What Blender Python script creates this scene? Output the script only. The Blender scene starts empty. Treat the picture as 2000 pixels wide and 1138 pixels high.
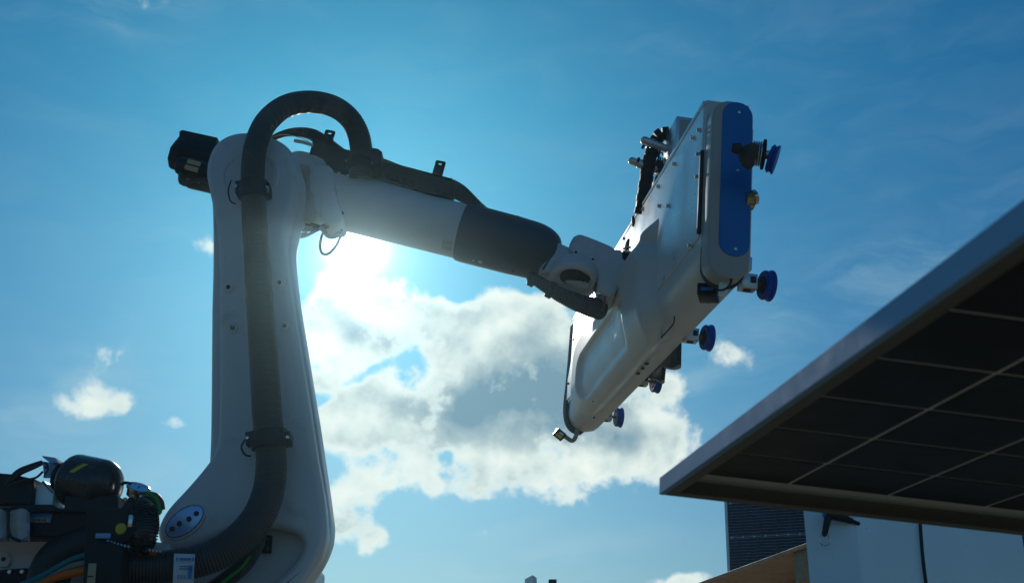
import bpy, bmesh, math, random
from mathutils import Vector, Matrix, noise as mnoise
R = math.radians
random.seed(7)
scn = bpy.context.scene
col = scn.collection

# ------------------------------------------------------------------ camera
PITCH = R(20.5)
F = 2222.0                       # focal length in photo pixels (2000 wide)
CAM = Vector((0, 0, 1.5))
CR = Vector((1, 0, 0)); CU = Vector((0, -math.sin(PITCH), math.cos(PITCH))); CF = Vector((0, math.cos(PITCH), math.sin(PITCH)))
cam = bpy.data.cameras.new('camera'); cam.sensor_width = 36; cam.lens = 40.0
cam.clip_start = 0.05; cam.clip_end = 5000
cam.dof.use_dof = True; cam.dof.focus_distance = 4.9; cam.dof.aperture_fstop = 6.3
co = bpy.data.objects.new('camera', cam); col.objects.link(co)
co.location = CAM; co.rotation_euler = (R(90) + PITCH, 0, 0)
scn.camera = co

# ------------------------------------------------------------------ light and exposure
def ray(px, py):                 # direction of a photo pixel
    return (CR * ((px - 1000) / F) + CU * ((569 - py) / F) + CF).normalized()
SUN = ray(697, 484)
SUN_EL = math.asin(SUN.z); SUN_AZ = math.atan2(SUN.x, SUN.y)
scn.view_settings.view_transform = 'Standard'; scn.view_settings.look = 'None'
scn.view_settings.gamma = 1; scn.view_settings.use_curve_mapping = False
scn.view_settings.exposure = -0.35
sun = bpy.data.lights.new('sun', 'SUN'); sun.energy = 2.6; sun.angle = R(0.53); sun.color = (1, .94, .84)
so = bpy.data.objects.new('sun', sun); col.objects.link(so)
so.rotation_euler = SUN.to_track_quat('Z', 'Y').to_euler()
scn.cycles.max_bounces = 5; scn.cycles.diffuse_bounces = 3; scn.cycles.glossy_bounces = 3; scn.cycles.sample_clamp_indirect = 4

SKY_STRENGTH = 0.075
GLARE_HAZE_DENSITY = 0.0016  # for the added volume that imitates sun glare
world = bpy.data.worlds.new('World'); scn.world = world; world.use_nodes = True

class NT:
    """small node-tree writer"""
    def __init__(s, t): s.t = t
    def n(s, k, **kw):
        o = s.t.nodes.new(k)
        for a, b in kw.items(): setattr(o, a, b)
        return o
    def put(s, i, v):
        if isinstance(v, (int, float)): i.default_value = v
        elif isinstance(v, (tuple, list)):
            i.default_value = tuple(v) + ((1,) if len(v) == 3 and len(i.default_value) == 4 else ())
        elif v is not None: s.t.links.new(v, i)
    def m(s, op, a, b=None, c=None, clamp=False):
        o = s.n('ShaderNodeMath', operation=op, use_clamp=clamp)
        s.put(o.inputs[0], a); s.put(o.inputs[1], b); s.put(o.inputs[2], c)
        return o.outputs[0]
    def v(s, op, a, b=None, c=None):
        o = s.n('ShaderNodeVectorMath', operation=op)
        s.put(o.inputs[0], a)
        if op == 'SCALE': s.put(o.inputs['Scale'], b)
        else: s.put(o.inputs[1], b)
        s.put(o.inputs[2], c)
        return o.outputs['Value'] if op in ('DOT_PRODUCT', 'LENGTH') else o.outputs['Vector']
    def mix(s, f, a, b, mode='MIX'):
        o = s.n('ShaderNodeMix', data_type='RGBA', blend_type=mode)
        s.put(o.inputs['Factor'], f); s.put(o.inputs[6], a); s.put(o.inputs[7], b)
        return o.outputs[2]
    def ss(s, x, lo, hi, a=0.0, b=1.0, kind='SMOOTHSTEP'):
        o = s.n('ShaderNodeMapRange', interpolation_type=kind)
        s.put(o.inputs[0], x)
        for i, q in ((1, lo), (2, hi), (3, a), (4, b)): s.put(o.inputs[i], q)
        return o.outputs[0]
    def noise(s, vec, scale, detail=4, rough=.5, dist=0.0, **kw):
        o = s.n('ShaderNodeTexNoise', **kw)
        s.put(o.inputs['Vector'], vec); s.put(o.inputs['Scale'], scale); s.put(o.inputs['Detail'], detail)
        s.put(o.inputs['Roughness'], rough); s.put(o.inputs['Distortion'], dist)
        return o.outputs[0]

# clouds: (photo x, y, half width, half height, tilt in degrees, weight) turned into azimuth / elevation
CLOUDS = [(650,606,58,52,0,1.05),(720,612,66,50,0,.95),(800,620,66,38,14,.85),(618,680,60,60,0,.95),(700,680,80,30,-8,.75),(640,738,40,22,0,.6),(735,690,60,24,-12,.5),
          (968,612,46,40,0,.9),(1064,645,64,40,0,.95),(900,640,44,26,0,.6),(1000,672,100,36,0,.85),(890,690,50,26,-10,.45),
          (870,765,120,44,-4,1.0),(1040,740,140,74,0,1.2),(735,800,100,38,-14,.95),(700,840,80,26,0,.6),(930,832,180,36,0,1.05),(1110,840,120,60,0,1.05),
          (1222,858,96,60,0,1.05),(1300,846,40,44,0,.9),(1085,925,80,36,-20,.95),(1180,905,70,40,0,.7),(955,905,50,34,0,.75),(1280,925,30,24,0,.45),
          (785,900,42,34,-30,.85),(850,935,60,26,5,.8),(740,935,40,20,-20,.5),(690,985,44,46,0,.98),(720,1040,48,22,0,.75),(655,1040,30,22,0,.4),
          (1420,692,44,36,10,.56),(1312,742,30,16,0,.55),(1330,770,20,12,0,.3),
          (242,786,40,17,5,.45),(170,776,90,30,-4,.40),(205,692,56,32,0,.40),(355,490,56,24,-10,.38),(404,488,16,20,0,.36),(318,8,60,20,-18,.58),(345,832,30,14,0,.36),
          (1335,1133,46,14,0,.95),(935,1040,26,8,-20,.52),(1835,512,20,8,-20,.4),
          (800,702,110,18,-14,-.42),(700,735,56,18,-25,-.40),(612,786,60,18,-20,-.45),(960,700,60,14,0,-.2),(880,880,26,12,0,-.3),(900,590,30,14,0,-.25),(1022,905,10,50,5,-.35)]
grp = bpy.data.node_groups.new('cloud_density', 'ShaderNodeTree')
grp.interface.new_socket('Vector', in_out='INPUT', socket_type='NodeSocketVector')
grp.interface.new_socket('Density', in_out='OUTPUT', socket_type='NodeSocketFloat')
G = NT(grp)
gi = G.n('NodeGroupInput'); go = G.n('NodeGroupOutput')
dv = G.v('NORMALIZE', gi.outputs[0])
# warp the direction a little so that the outlines are ragged
wn = G.n('ShaderNodeTexNoise'); G.put(wn.inputs['Vector'], dv); wn.inputs['Scale'].default_value = 16; wn.inputs['Detail'].default_value = 3
wv = G.v('SCALE', G.v('SUBTRACT', wn.outputs['Color'], (.5, .5, .5)), .035)
dw = G.v('ADD', dv, wv)
sp = G.n('ShaderNodeSeparateXYZ'); G.put(sp.inputs[0], dw)
az = G.m('ARCTAN2', sp.outputs[0], sp.outputs[1]); el = G.m('ARCSINE', sp.outputs[2])
cb = G.n('ShaderNodeCombineXYZ'); G.put(cb.inputs[0], az); G.put(cb.inputs[1], el)
tot = None
for cx, cy, rx, ry, tl, w in CLOUDS:
    d = ray(cx, cy)
    mp = G.n('ShaderNodeMapping', vector_type='TEXTURE')
    mp.inputs['Location'].default_value = (math.atan2(d.x, d.y), math.asin(d.z), 0)
    mp.inputs['Rotation'].default_value = (0, 0, -R(tl))
    mp.inputs['Scale'].default_value = (rx / F * 1.12, ry / F * 1.12, 1)
    G.put(mp.inputs[0], cb.outputs[0] if tot is None else G.v('MULTIPLY_ADD', tot, (1e-7, 1e-7, 0), cb.outputs[0]))   # chained: keeps the shader stack short
    q = G.v('DOT_PRODUCT', mp.outputs[0], mp.outputs[0])
    e = G.m('EXPONENT', G.m('MULTIPLY', q, -.75))
    tot = G.m('MULTIPLY', e, w) if tot is None else G.m('MULTIPLY_ADD', e, w, tot)
tot = G.m('MINIMUM', tot, G.m('MULTIPLY_ADD', tot, .35, .46))
n1 = G.noise(dv, 17, 8, .57)
b1 = G.m('ABSOLUTE', G.m('SUBTRACT', G.noise(dv, 40, 3, .55), .5))
nz = G.m('ADD', G.m('MULTIPLY', G.m('SUBTRACT', n1, .5), 2.6), G.m('MULTIPLY', G.m('SUBTRACT', .09, b1), 1.1))
# scattered small clouds all round the sky, away from the big bank too
big = G.noise(dv, 4.2, 2, .5)
rest = G.ss(big, .60, .74, 0, .55)
away = G.ss(G.v('DOT_PRODUCT', dv, tuple(CF)), .80, .90, 1.0, 0.0)
tot = G.m('MULTIPLY_ADD', rest, away, tot)
den = G.m('SUBTRACT', G.m('ADD', tot, G.m('MULTIPLY', nz, G.ss(tot, 0, .45, .25, 1))), .43)
# where the bank is thick enough to turn grey
SHADE = [(985,762,150,62,-6,1.0),(860,800,90,40,-6,.45),(1110,800,100,60,0,.7),(1215,862,60,28,0,.5),(1120,862,90,26,0,.5),(690,640,30,26,20,.55),(760,668,36,24,0,.35),(612,600,16,20,0,.3),(706,1005,24,22,0,.5),(905,905,30,14,0,.35),(230,790,26,10,0,.3)]
shd = None
for cx, cy, rx, ry, tl, w in SHADE:
    d = ray(cx, cy)
    mp = G.n('ShaderNodeMapping', vector_type='TEXTURE')
    mp.inputs['Location'].default_value = (math.atan2(d.x, d.y), math.asin(d.z), 0)
    mp.inputs['Rotation'].default_value = (0, 0, -R(tl))
    mp.inputs['Scale'].default_value = (rx / F, ry / F, 1)
    G.put(mp.inputs[0], G.v('MULTIPLY_ADD', den if shd is None else shd, (1e-7, 1e-7, 0), cb.outputs[0]))
    e = G.m('EXPONENT', G.m('MULTIPLY', G.v('DOT_PRODUCT', mp.outputs[0], mp.outputs[0]), -.8))
    shd = G.m('MULTIPLY', e, w) if shd is None else G.m('MULTIPLY_ADD', e, w, shd)
shd = G.m('MULTIPLY', shd, G.ss(n1, .30, .62, .55, 1.15))
shd = G.m('MAXIMUM', shd, G.m('MULTIPLY', away, .6))
WISPS = [(1600,595,250,44,-20,.55),(990,1110,230,26,-14,.6),(330,925,120,50,-20,.5),(150,780,120,44,-8,.75),(345,490,70,40,0,.4),(230,30,120,40,-20,.4),(960,1040,90,20,-20,.5),(985,365,30,10,0,.6),(205,690,60,40,0,.3),(700,900,160,80,0,.35),(1350,760,70,60,0,.4),(640,560,60,60,0,.3),(1850,520,140,30,-20,.4),(90,860,90,40,0,.2)]
wis = None
for cx, cy, rx, ry, tl, w in WISPS:
    d = ray(cx, cy)
    mp = G.n('ShaderNodeMapping', vector_type='TEXTURE')
    mp.inputs['Location'].default_value = (math.atan2(d.x, d.y), math.asin(d.z), 0)
    mp.inputs['Rotation'].default_value = (0, 0, -R(tl)); mp.inputs['Scale'].default_value = (rx / F, ry / F, 1)
    G.put(mp.inputs[0], G.v('MULTIPLY_ADD', shd if wis is None else wis, (1e-7, 1e-7, 0), cb.outputs[0]))
    e = G.m('EXPONENT', G.m('MULTIPLY', G.v('DOT_PRODUCT', mp.outputs[0], mp.outputs[0]), -.8))
    wis = G.m('MULTIPLY', e, w) if wis is None else G.m('MULTIPLY_ADD', e, w, wis)
mp = G.n('ShaderNodeMapping'); mp.inputs['Rotation'].default_value = (0, 0, R(-18)); mp.inputs['Scale'].default_value = (7, 24, 1)
G.put(mp.inputs[0], cb.outputs[0])
wis = G.m('MULTIPLY', G.m('ADD', wis, .10), G.ss(G.noise(mp.outputs[0], 1.0, 6, .62, .6), .36, .78))
grp.interface.new_socket('Shade', in_out='OUTPUT', socket_type='NodeSocketFloat')
grp.interface.new_socket('Wisp', in_out='OUTPUT', socket_type='NodeSocketFloat')
G.put(go.inputs[0], den); G.put(go.inputs[1], shd); G.put(go.inputs[2], wis)

def build_world():
    t = world.node_tree; t.nodes.clear(); N = NT(t)
    out = N.n('ShaderNodeOutputWorld'); bg = N.n('ShaderNodeBackground'); N.t.links.new(bg.outputs[0], out.inputs[0])
    sky = N.n('ShaderNodeTexSky', sky_type='NISHITA'); sky.sun_disc = False
    sky.sun_elevation = SUN_EL; sky.sun_rotation = SUN_AZ; sky.altitude = 50; sky.air_density = 1.0; sky.dust_density = .6; sky.ozone_density = 2.5
    tc = N.n('ShaderNodeTexCoord'); d = N.v('NORMALIZE', tc.outputs['Generated'])
    base = N.mix(1.0, sky.outputs[0], (.25, .80, 1.06), 'MULTIPLY')
    zz = N.n('ShaderNodeSeparateXYZ'); N.put(zz.inputs[0], d)
    base = N.mix(1.0, base, N.mix(N.ss(zz.outputs[2], .05, .50, 0, 1, 'LINEAR'), (1.45, .74, .72), (.62, 1.0, 1.06)), 'MULTIPLY')
    ang = N.m('ARCCOSINE', N.m('MINIMUM', N.v('DOT_PRODUCT', d, tuple(SUN)), .999999))      # radians from the sun
    # air round the sun: bright aureole of the sky
    def lobe(w, a): return N.m('MULTIPLY', N.m('EXPONENT', N.m('MULTIPLY', ang, -1 / w)), a)
    g1 = lobe(R(.50), 170); g2 = lobe(R(1.3), 5); g3 = lobe(R(10), .85)
    gl = N.mix(1.0, (0, 0, 0), (0, 0, 0), 'ADD')
    halo = N.v('ADD', N.v('SCALE', (1, .97, .90), g1), N.v('ADD', N.v('SCALE', (.80, .97, 1.0), g2), N.v('SCALE', (.50, .85, .95), g3)))
    skyc = N.v('ADD', base, halo)
    # clouds, lit from behind
    def dens(vec):
        g = N.n('ShaderNodeGroup'); g.node_tree = grp; N.put(g.inputs[0], vec); return g
    gA = dens(d); d0 = gA.outputs[0]; shade = gA.outputs[1]
    tosun = N.v('SCALE', N.v('NORMALIZE', N.v('SUBTRACT', tuple(SUN + Vector((0, 0, .10))), d)), .016)
    q0 = N.v('ADD', d, N.v('SCALE', tosun, 0.0))
    # relief: the sides of the billows turned to the sun are brighter
    def bil(vec): return N.noise(vec, 15, 6, .52)
    rel = N.m('MULTIPLY', N.m('SUBTRACT', bil(d), bil(N.v('ADD', d, tosun))), 2.6)
    alpha = N.ss(d0, -.12, .40)
    thick = N.ss(d0, .04, .62)
    dark = N.m('ADD', N.m('MULTIPLY', N.m('MULTIPLY', thick, shade), .95), N.m('MULTIPLY_ADD', thick, .20, N.m('MULTIPLY', rel, N.m('MULTIPLY', thick, -.75))), clamp=True)
    cr = N.n('ShaderNodeValToRGB'); N.put(cr.inputs[0], dark)
    e = cr.color_ramp; e.elements[0].position = 0; e.elements[0].color = (.92, 1.0, .93, 1)
    e.elements[1].position = 1; e.elements[1].color = (.185, .33, .42, 1)
    a = e.elements.new(.22); a.color = (.72, .84, .80, 1)
    b = e.elements.new(.55); b.color = (.42, .55, .58, 1)
    near = N.m('ADD', 1.0, lobe(R(2.6), .45))
    cc = N.v('SCALE', cr.outputs[0], N.m('MULTIPLY', near, 1.22 / SKY_STRENGTH))
    cc = N.v('ADD', cc, N.v('SCALE', halo, .2))
    skyc = N.mix(N.m('MULTIPLY', gA.outputs[2], .75, clamp=True), skyc, N.v('ADD', (.52 / SKY_STRENGTH, .78 / SKY_STRENGTH, .88 / SKY_STRENGTH), N.v('SCALE', halo, .5)))
    fin = N.mix(N.m('MULTIPLY', alpha, .97), skyc, cc)
    world.cycles.sampling_method = 'NONE'
    N.put(bg.inputs[0], fin); bg.inputs[1].default_value = SKY_STRENGTH
build_world()

# ------------------------------------------------------------------ materials
def material(name, base, rough=.5, metal=0.0, coat=0.0, var=.12, scale=6.0, bump=0.0, bscale=60.0, spec=.5, dirt=None, rvar=.12, extra=None):
    m = bpy.data.materials.new(name); m.use_nodes = True; t = m.node_tree; t.nodes.clear(); N = NT(t)
    o = N.n('ShaderNodeOutputMaterial'); p = N.n('ShaderNodeBsdfPrincipled'); t.links.new(p.outputs[0], o.inputs[0])
    tc = N.n('ShaderNodeTexCoord'); P = tc.outputs['Object']
    nz = N.noise(P, scale, 6, .6)
    c = N.mix(nz, tuple(x * (1 - var) for x in base), tuple(min(1, x * (1 + var)) for x in base))
    if dirt:
        dn = N.noise(P, dirt[1], 8, .65, .3)
        c = N.mix(N.ss(dn, dirt[2], dirt[2] + .18, 0, dirt[3]), c, dirt[0])
    if extra: c = extra(N, P, c, p)
    N.put(p.inputs['Base Color'], c)
    N.put(p.inputs['Roughness'], N.ss(N.noise(P, scale * 2.3, 5, .6), .25, .75, max(0.02, rough - rvar), min(1, rough + rvar), 'LINEAR'))
    p.inputs['Metallic'].default_value = metal; p.inputs['Coat Weight'].default_value = coat; p.inputs['Coat Roughness'].default_value = .12
    p.inputs['Specular IOR Level'].default_value = spec
    if bump:
        b = N.n('ShaderNodeBump'); b.inputs['Strength'].default_value = bump; b.inputs['Distance'].default_value = .004
        N.put(b.inputs['Height'], N.noise(P, bscale, 6, .6)); t.links.new(b.outputs[0], p.inputs['Normal'])
    return m
M = {}
def streaks(N, P, c, p):
    mp = N.n('ShaderNodeMapping'); mp.inputs['Scale'].default_value = (26, 26, 1.6); N.put(mp.inputs[0], P)
    c = N.mix(N.ss(N.noise(mp.outputs[0], 1, 5, .6, .4), .60, .80, 0, .22), c, (.30, .27, .22))
    return N.mix(N.ss(N.noise(P, 38, 3, .7), .70, .78, 0, .35), c, (.22, .21, .19))
M['paint'] = material('robot_grey_paint', (.56, .575, .58), .38, coat=.15, var=.07, scale=3, bump=.10, bscale=160, dirt=((.28, .26, .22), 5, .56, .38), extra=streaks)
M['paintdk'] = material('dark_blue_grey_shell', (.060, .066, .078), .42, var=.15, scale=4, bump=.05, bscale=200, dirt=((.09, .09, .085), 8, .60, .35))
M['white'] = material('white_tool_paint', (.62, .62, .585), .42, coat=.1, var=.04, scale=2.5, bump=.05, bscale=160, dirt=((.42, .38, .32), 6, .60, .22))
M['plate'] = material('satin_white_plate', (.82, .81, .78), .36, metal=.55, coat=.1, var=.07, scale=3.5, bump=.10, bscale=90, dirt=((.40, .38, .34), 9, .57, .35))
M['black'] = material('black_rubber', (.020, .021, .023), .55, var=.25, scale=9, bump=.10, bscale=180, dirt=((.07, .065, .055), 12, .58, .5))
M['hose'] = material('black_corrugated_plastic', (.042, .043, .044), .48, var=.2, scale=6, dirt=((.09, .08, .065), 7, .55, .5))
M['blackpl'] = material('black_painted_steel', (.016, .017, .021), .5, spec=.3, var=.2, scale=8, bump=.06, bscale=200, dirt=((.06, .055, .045), 14, .58, .5))
M['tank'] = material('satin_black_tank', (.016, .017, .020), .28, coat=.2, var=.2, scale=7, dirt=((.05, .045, .04), 10, .6, .5))
M['blue'] = material('blue_cover_paint', (.006, .15, .48), .42, coat=.1, var=.05, scale=3, bump=.04, bscale=200, dirt=((.05, .12, .26), 9, .60, .35))
M['bluer'] = material('blue_silicone', (.012, .07, .40), .38, var=.12, scale=12, dirt=((.05, .08, .22), 20, .6, .5))
M['capgrey'] = material('cap_grey_paint', (.40, .39, .35), .45, var=.04, scale=3, bump=.04, bscale=200, dirt=((.24, .22, .18), 7, .58, .3))
M['alu'] = material('brushed_aluminium', (.62, .62, .60), .34, metal=.85, var=.08, scale=14, bump=.05, bscale=140, dirt=((.3, .28, .24), 10, .6, .3))
M['aludk'] = material('sky_tinted_anodised_frame', (.26, .48, .68), .75, metal=.0, spec=.25, var=.06, scale=10, bump=.05, bscale=240)  # sky light on the silver frame put into the base colour
M['steel'] = material('bright_steel', (.68, .67, .64), .22, metal=1.0, var=.1, scale=20)
M['brass'] = material('dull_brass', (.50, .36, .15), .36, metal=.9, var=.15, scale=20)
M['core'] = material('brown_shaded_core', (.09, .075, .06), .7, var=.15, scale=20, spec=.2)  # shadow put into the near cup cores; also badge screws and brown actuator
M['copper'] = material('rusty_stem', (.30, .17, .10), .5, metal=.5, var=.2, scale=30)
M['yellow'] = material('yellow_sticker', (.60, .48, .03), .5, var=.06, scale=9)
M['green'] = material('green_hose', (.02, .30, .04), .35, var=.1)
M['orange'] = material('orange_cable', (.70, .16, .02), .42, var=.12, scale=10)
M['teal'] = material('teal_cable', (.01, .18, .20), .4, var=.1)
M['greycab'] = material('grey_cable', (.25, .25, .24), .45, var=.1)
M['red'] = material('dark_red_hose', (.25, .02, .03), .4, var=.1)
M['paper'] = material('white_label', (.62, .66, .66), .5, var=.05, scale=20)
M['ink'] = material('printed_ink', (.03, .035, .05), .6)
M['bluelab'] = material('blue_print', (.05, .20, .50), .45)
M['tan'] = material('tan_label', (.42, .34, .20), .5, var=.1)
M['lobe'] = material('pale_blue_plate', (.34, .58, .90), .25, metal=.35, var=.04)
M['wrap'] = material('clear_sleeve', (.42, .43, .42), .3, coat=.4, var=.15, scale=14)
M['beige'] = material('beige_cast_motor', (.44, .41, .34), .5, var=.06, dirt=((.25, .22, .17), 8, .55, .4))
M['cab'] = material('pale_blue_cabinet_paint', (.74, .88, .92), .36, coat=.2, var=.04, scale=2, bump=.04, bscale=160, dirt=((.30, .33, .36), 4, .56, .35))
M['flange'] = material('ground_tinted_frame_flange', (.20, .18, .145), .7, spec=.25, var=.08, scale=8, dirt=((.12, .10, .08), 10, .58, .5))  # brown light from the ground put into the base colour, random dirt over it
M['cell'] = material('silicon_cell', (.004, .0045, .006), .55, spec=.2, var=.3, scale=5, rvar=.05)
M['sheet'] = material('panel_glass_back', (.80, .78, .72), .5, var=.1)
def ply_extra(N, P, c, p):
    mp = N.n('ShaderNodeMapping'); mp.inputs['Scale'].default_value = (4, 60, 60); N.put(mp.inputs[0], P)
    g = N.noise(mp.outputs[0], 3, 6, .6, 1.2)
    return N.mix(N.ss(g, .35, .7), c, (.18, .10, .055))
M['ply'] = material('plywood', (.60, .36, .19), .65, var=.15, scale=5, extra=ply_extra)
M['block'] = material('pine_block', (.42, .33, .19), .7, var=.15, scale=9, extra=ply_extra)
def soil(N, P, c, p):
    n2 = N.noise(P, .35, 10, .65)
    return N.mix(N.ss(n2, .42, .62), c, (.15, .15, .08))
M['ground'] = material('dry_soil', (.30, .225, .14), .95, var=.3, scale=2, bump=.6, bscale=8, extra=soil)
M['screen'] = material('sensor_window', (.02, .06, .13), .1, coat=.5)

# ------------------------------------------------------------------ mesh helpers
def W(px, py, Y):                # point of the vertical plane y = Y that the photo pixel shows
    d = ray(px, py); return CAM + d * (Y / d.y)
def D(px, py, d):                # point at view depth d
    return CAM + (CR * ((px - 1000) / F) + CU * ((569 - py) / F) + CF) * d
def NB(): return bmesh.new()
def root_of(o):
    v = Vector((0, 0, 0))
    while o is not None: v += o.location; o = o.parent
    return v
def obj(name, bm, mat, parent=None, smooth=35, recalc=True):
    me = bpy.data.meshes.new(name)
    if recalc: bmesh.ops.recalc_face_normals(bm, faces=bm.faces)
    if parent: bmesh.ops.translate(bm, verts=bm.verts, vec=-root_of(parent))
    bm.to_mesh(me); bm.free()
    me.materials.append(M[mat] if isinstance(mat, str) else mat)
    if smooth:
        me.shade_smooth(); me.set_sharp_from_angle(angle=R(smooth))
    o = bpy.data.objects.new(name, me); col.objects.link(o)
    if parent: o.parent = parent
    return o
def thing(name, loc, label, cat, group=None):
    o = bpy.data.objects.new(name, None); o.empty_display_size = .1; col.objects.link(o); o.location = loc
    o['label'] = label; o['category'] = cat
    if group: o['group'] = group
    return o
def rings(bm, rs, close=True, cap=(True, True)):
    """rs: list of rings (lists of Vectors) of equal length"""
    vs = [[bm.verts.new(p) for p in r] for r in rs]
    n = len(rs[0])
    for a, b in zip(vs, vs[1:]):
        for i in range(n if close else n - 1):
            j = (i + 1) % n
            bm.faces.new((a[i], a[j], b[j], b[i]))
    if cap[0]: bm.faces.new(vs[0])
    if cap[1]: bm.faces.new(vs[-1])
def crom(pts, k=6, closed=False):
    P = [Vector(p) for p in pts]; n = len(P); out = []
    for i in range(n if closed else n - 1):
        if closed: a, b, c, d = P[i - 1], P[i], P[(i + 1) % n], P[(i + 2) % n]
        else: a, b, c, d = P[max(i - 1, 0)], P[i], P[i + 1], P[min(i + 2, n - 1)]
        for j in range(k):
            t = j / k
            out.append(.5 * ((2 * b) + (c - a) * t + (2 * a - 5 * b + 4 * c - d) * t * t + (3 * b - a - 3 * c + d) * t ** 3))
    if not closed: out.append(P[-1])
    return out
def frame_rings(path, rad, seg=16, up=Vector((0, 0, 1))):
    rs = []; T0 = (path[1] - path[0]).normalized()
    n = T0.cross(up)
    if n.length < .1: n = T0.cross(Vector((1, 0, 0)))
    n.normalize()
    for i, p in enumerate(path):
        T = (path[min(i + 1, len(path) - 1)] - path[max(i - 1, 0)])
        if T.length < 1e-9: T = T0
        T.normalize(); n = (n - T * n.dot(T)).normalized(); b = T.cross(n)
        r = rad(i) if callable(rad) else (rad[i] if isinstance(rad, list) else rad)
        rs.append([p + (n * math.cos(a) + b * math.sin(a)) * r for a in (2 * math.pi * k / seg for k in range(seg))])
    return rs
def tube(bm, pts, r, seg=12, k=6):
    path = crom(pts, k) if k > 1 else [Vector(p) for p in pts]
    rings(bm, frame_rings(path, r, seg))
def resample(path, step):
    out = [path[0].copy()]; acc = 0
    for a, b in zip(path, path[1:]):
        L = (b - a).length; t = step - acc
        while t <= L:
            out.append(a.lerp(b, t / L)); t += step
        acc = (acc + L) % step if L > 0 else acc
    return out
def corrugated(bm, pts, r, pitch=.011, depth=.0024, seg=24):
    """hose with square-ish ribs along a smooth path; r: radius or list per control point"""
    kk = 10; path = crom(pts, kk)
    if isinstance(r, list):
        rr = [r[min(i // kk, len(r) - 1)] * (1 - (i % kk) / kk) + r[min(i // kk + 1, len(r) - 1)] * (i % kk) / kk for i in range(len(path))]
    else: rr = [r] * len(path)
    d = [0]
    for a, b in zip(path, path[1:]): d.append(d[-1] + (b - a).length)
    def at(s):
        for i in range(len(d) - 1):
            if d[i + 1] >= s:
                t = (s - d[i]) / max(1e-9, d[i + 1] - d[i]); return path[i].lerp(path[i + 1], t), rr[i] * (1 - t) + rr[i + 1] * t
        return path[-1], rr[-1]
    P = []; Q = []; s = 0
    while s < d[-1] - pitch:
        for f, dr in ((0, 0), (.42, 0), (.55, -depth), (.87, -depth)):
            p, q = at(s + f * pitch); P.append(p); Q.append(q + dr)
        s += pitch
    rings(bm, frame_rings(P, Q, seg))
def lathe(bm, o, axis, prof, seg=32, up=Vector((0, 0, 1)), sx=1.0, sy=1.0):
    """prof: list of (distance along axis, radius)"""
    axis = axis.normalized(); n = axis.cross(up)
    if n.length < .05: n = axis.cross(Vector((1, 0, 0)))
    n.normalize(); b = n.cross(axis)
    rs = [[o + axis * s + (n * math.cos(a) * sx + b * math.sin(a) * sy) * max(r, 1e-4) for a in (2 * math.pi * k / seg for k in range(seg))] for s, r in prof]
    rings(bm, rs)
def offset_poly(pts, d):
    """move a closed 2D outline inwards by d (pts counter-clockwise or clockwise)"""
    n = len(pts); A = sum(pts[i - 1].x * pts[i].y - pts[i].x * pts[i - 1].y for i in range(n))
    sg = 1 if A > 0 else -1; out = []
    for i in range(n):
        a = (pts[i] - pts[i - 1]); b = (pts[(i + 1) % n] - pts[i])
        if a.length < 1e-9: a = b
        if b.length < 1e-9: b = a
        a = a.normalized(); b = b.normalized()
        na = Vector((-a.y, a.x)) * sg; nb = Vector((-b.y, b.x)) * sg
        m = na + nb
        if m.length < .2: m = na
        m.normalize(); c = max(.5, m.dot(na))
        out.append(pts[i] + m * d / c)
    return out
def slab(bm, pts, to3, t0, t1, r0=.0, r1=.0, steps=5):
    """extrude outline pts (2D Vectors) from t0 to t1; to3(p, t) -> 3D; rounded rims r0 / r1"""
    prof = []
    s = 1 if t1 > t0 else -1
    if r0 > 0:
        for k in range(steps + 1):
            a = math.pi / 2 * k / steps; prof.append((t0 + s * r0 * (1 - math.sin(a)), r0 * (1 - math.cos(a))))
        prof = prof[::-1]
    else: prof.append((t0, 0))
    if r1 > 0:
        for k in range(steps + 1):
            a = math.pi / 2 * k / steps; prof.append((t1 - s * r1 * (1 - math.sin(a)), r1 * (1 - math.cos(a))))
    else: prof.append((t1, 0))
    rings(bm, [[to3(p, t) for p in (offset_poly(pts, d) if d > 1e-6 else pts)] for t, d in prof])
def wslab(bm, px, Y0, Y1, r0=.0, r1=.0, smooth=6, steps=5):
    """outline given in photo pixels on the plane y = Y0, extruded back to Y1 in true depth"""
    P = [W(x, y, Y0) for x, y in px]
    q = [Vector((p.x, p.z)) for p in P]
    if smooth > 1: q = [Vector((v.x, v.y)) for v in crom([(a.x, a.y, 0) for a in q], smooth, True)]
    slab(bm, q, lambda p, t: Vector((p.x, t, p.y)), Y0, Y1, r0, r1, steps)
def box(bm, o, ax, ay, az, bev=0.0, seg=2):
    """box from corner o with edge vectors"""
    c = [o + ax * i + ay * j + az * k for i in (0, 1) for j in (0, 1) for k in (0, 1)]
    v = [bm.verts.new(p) for p in c]
    fs = [bm.faces.new([v[i] for i in q]) for q in ((0, 1, 3, 2), (4, 6, 7, 5), (0, 4, 5, 1), (2, 3, 7, 6), (0, 2, 6, 4), (1, 5, 7, 3))]
    if bev > 0:
        bmesh.ops.recalc_face_normals(bm, faces=fs)
        es = list({e for f in fs for e in f.edges})
        bmesh.ops.bevel(bm, geom=es, offset=bev, segments=seg, profile=.5, affect='EDGES', clamp_overlap=True)
def cbox(bm, c, X, Y, Z, hx, hy, hz, bev=0.0, seg=2):
    box(bm, c - X * hx - Y * hy - Z * hz, X * 2 * hx, Y * 2 * hy, Z * 2 * hz, bev, seg)
EX, EY, EZ = Vector((1, 0, 0)), Vector((0, 1, 0)), Vector((0, 0, 1))
def circ(cx, cy, rx, ry=None, n=24, a0=0.0):
    ry = ry or rx; return [(cx + rx * math.cos(a0 + 2 * math.pi * k / n), cy + ry * math.sin(a0 + 2 * math.pi * k / n)) for k in range(n)]
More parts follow.
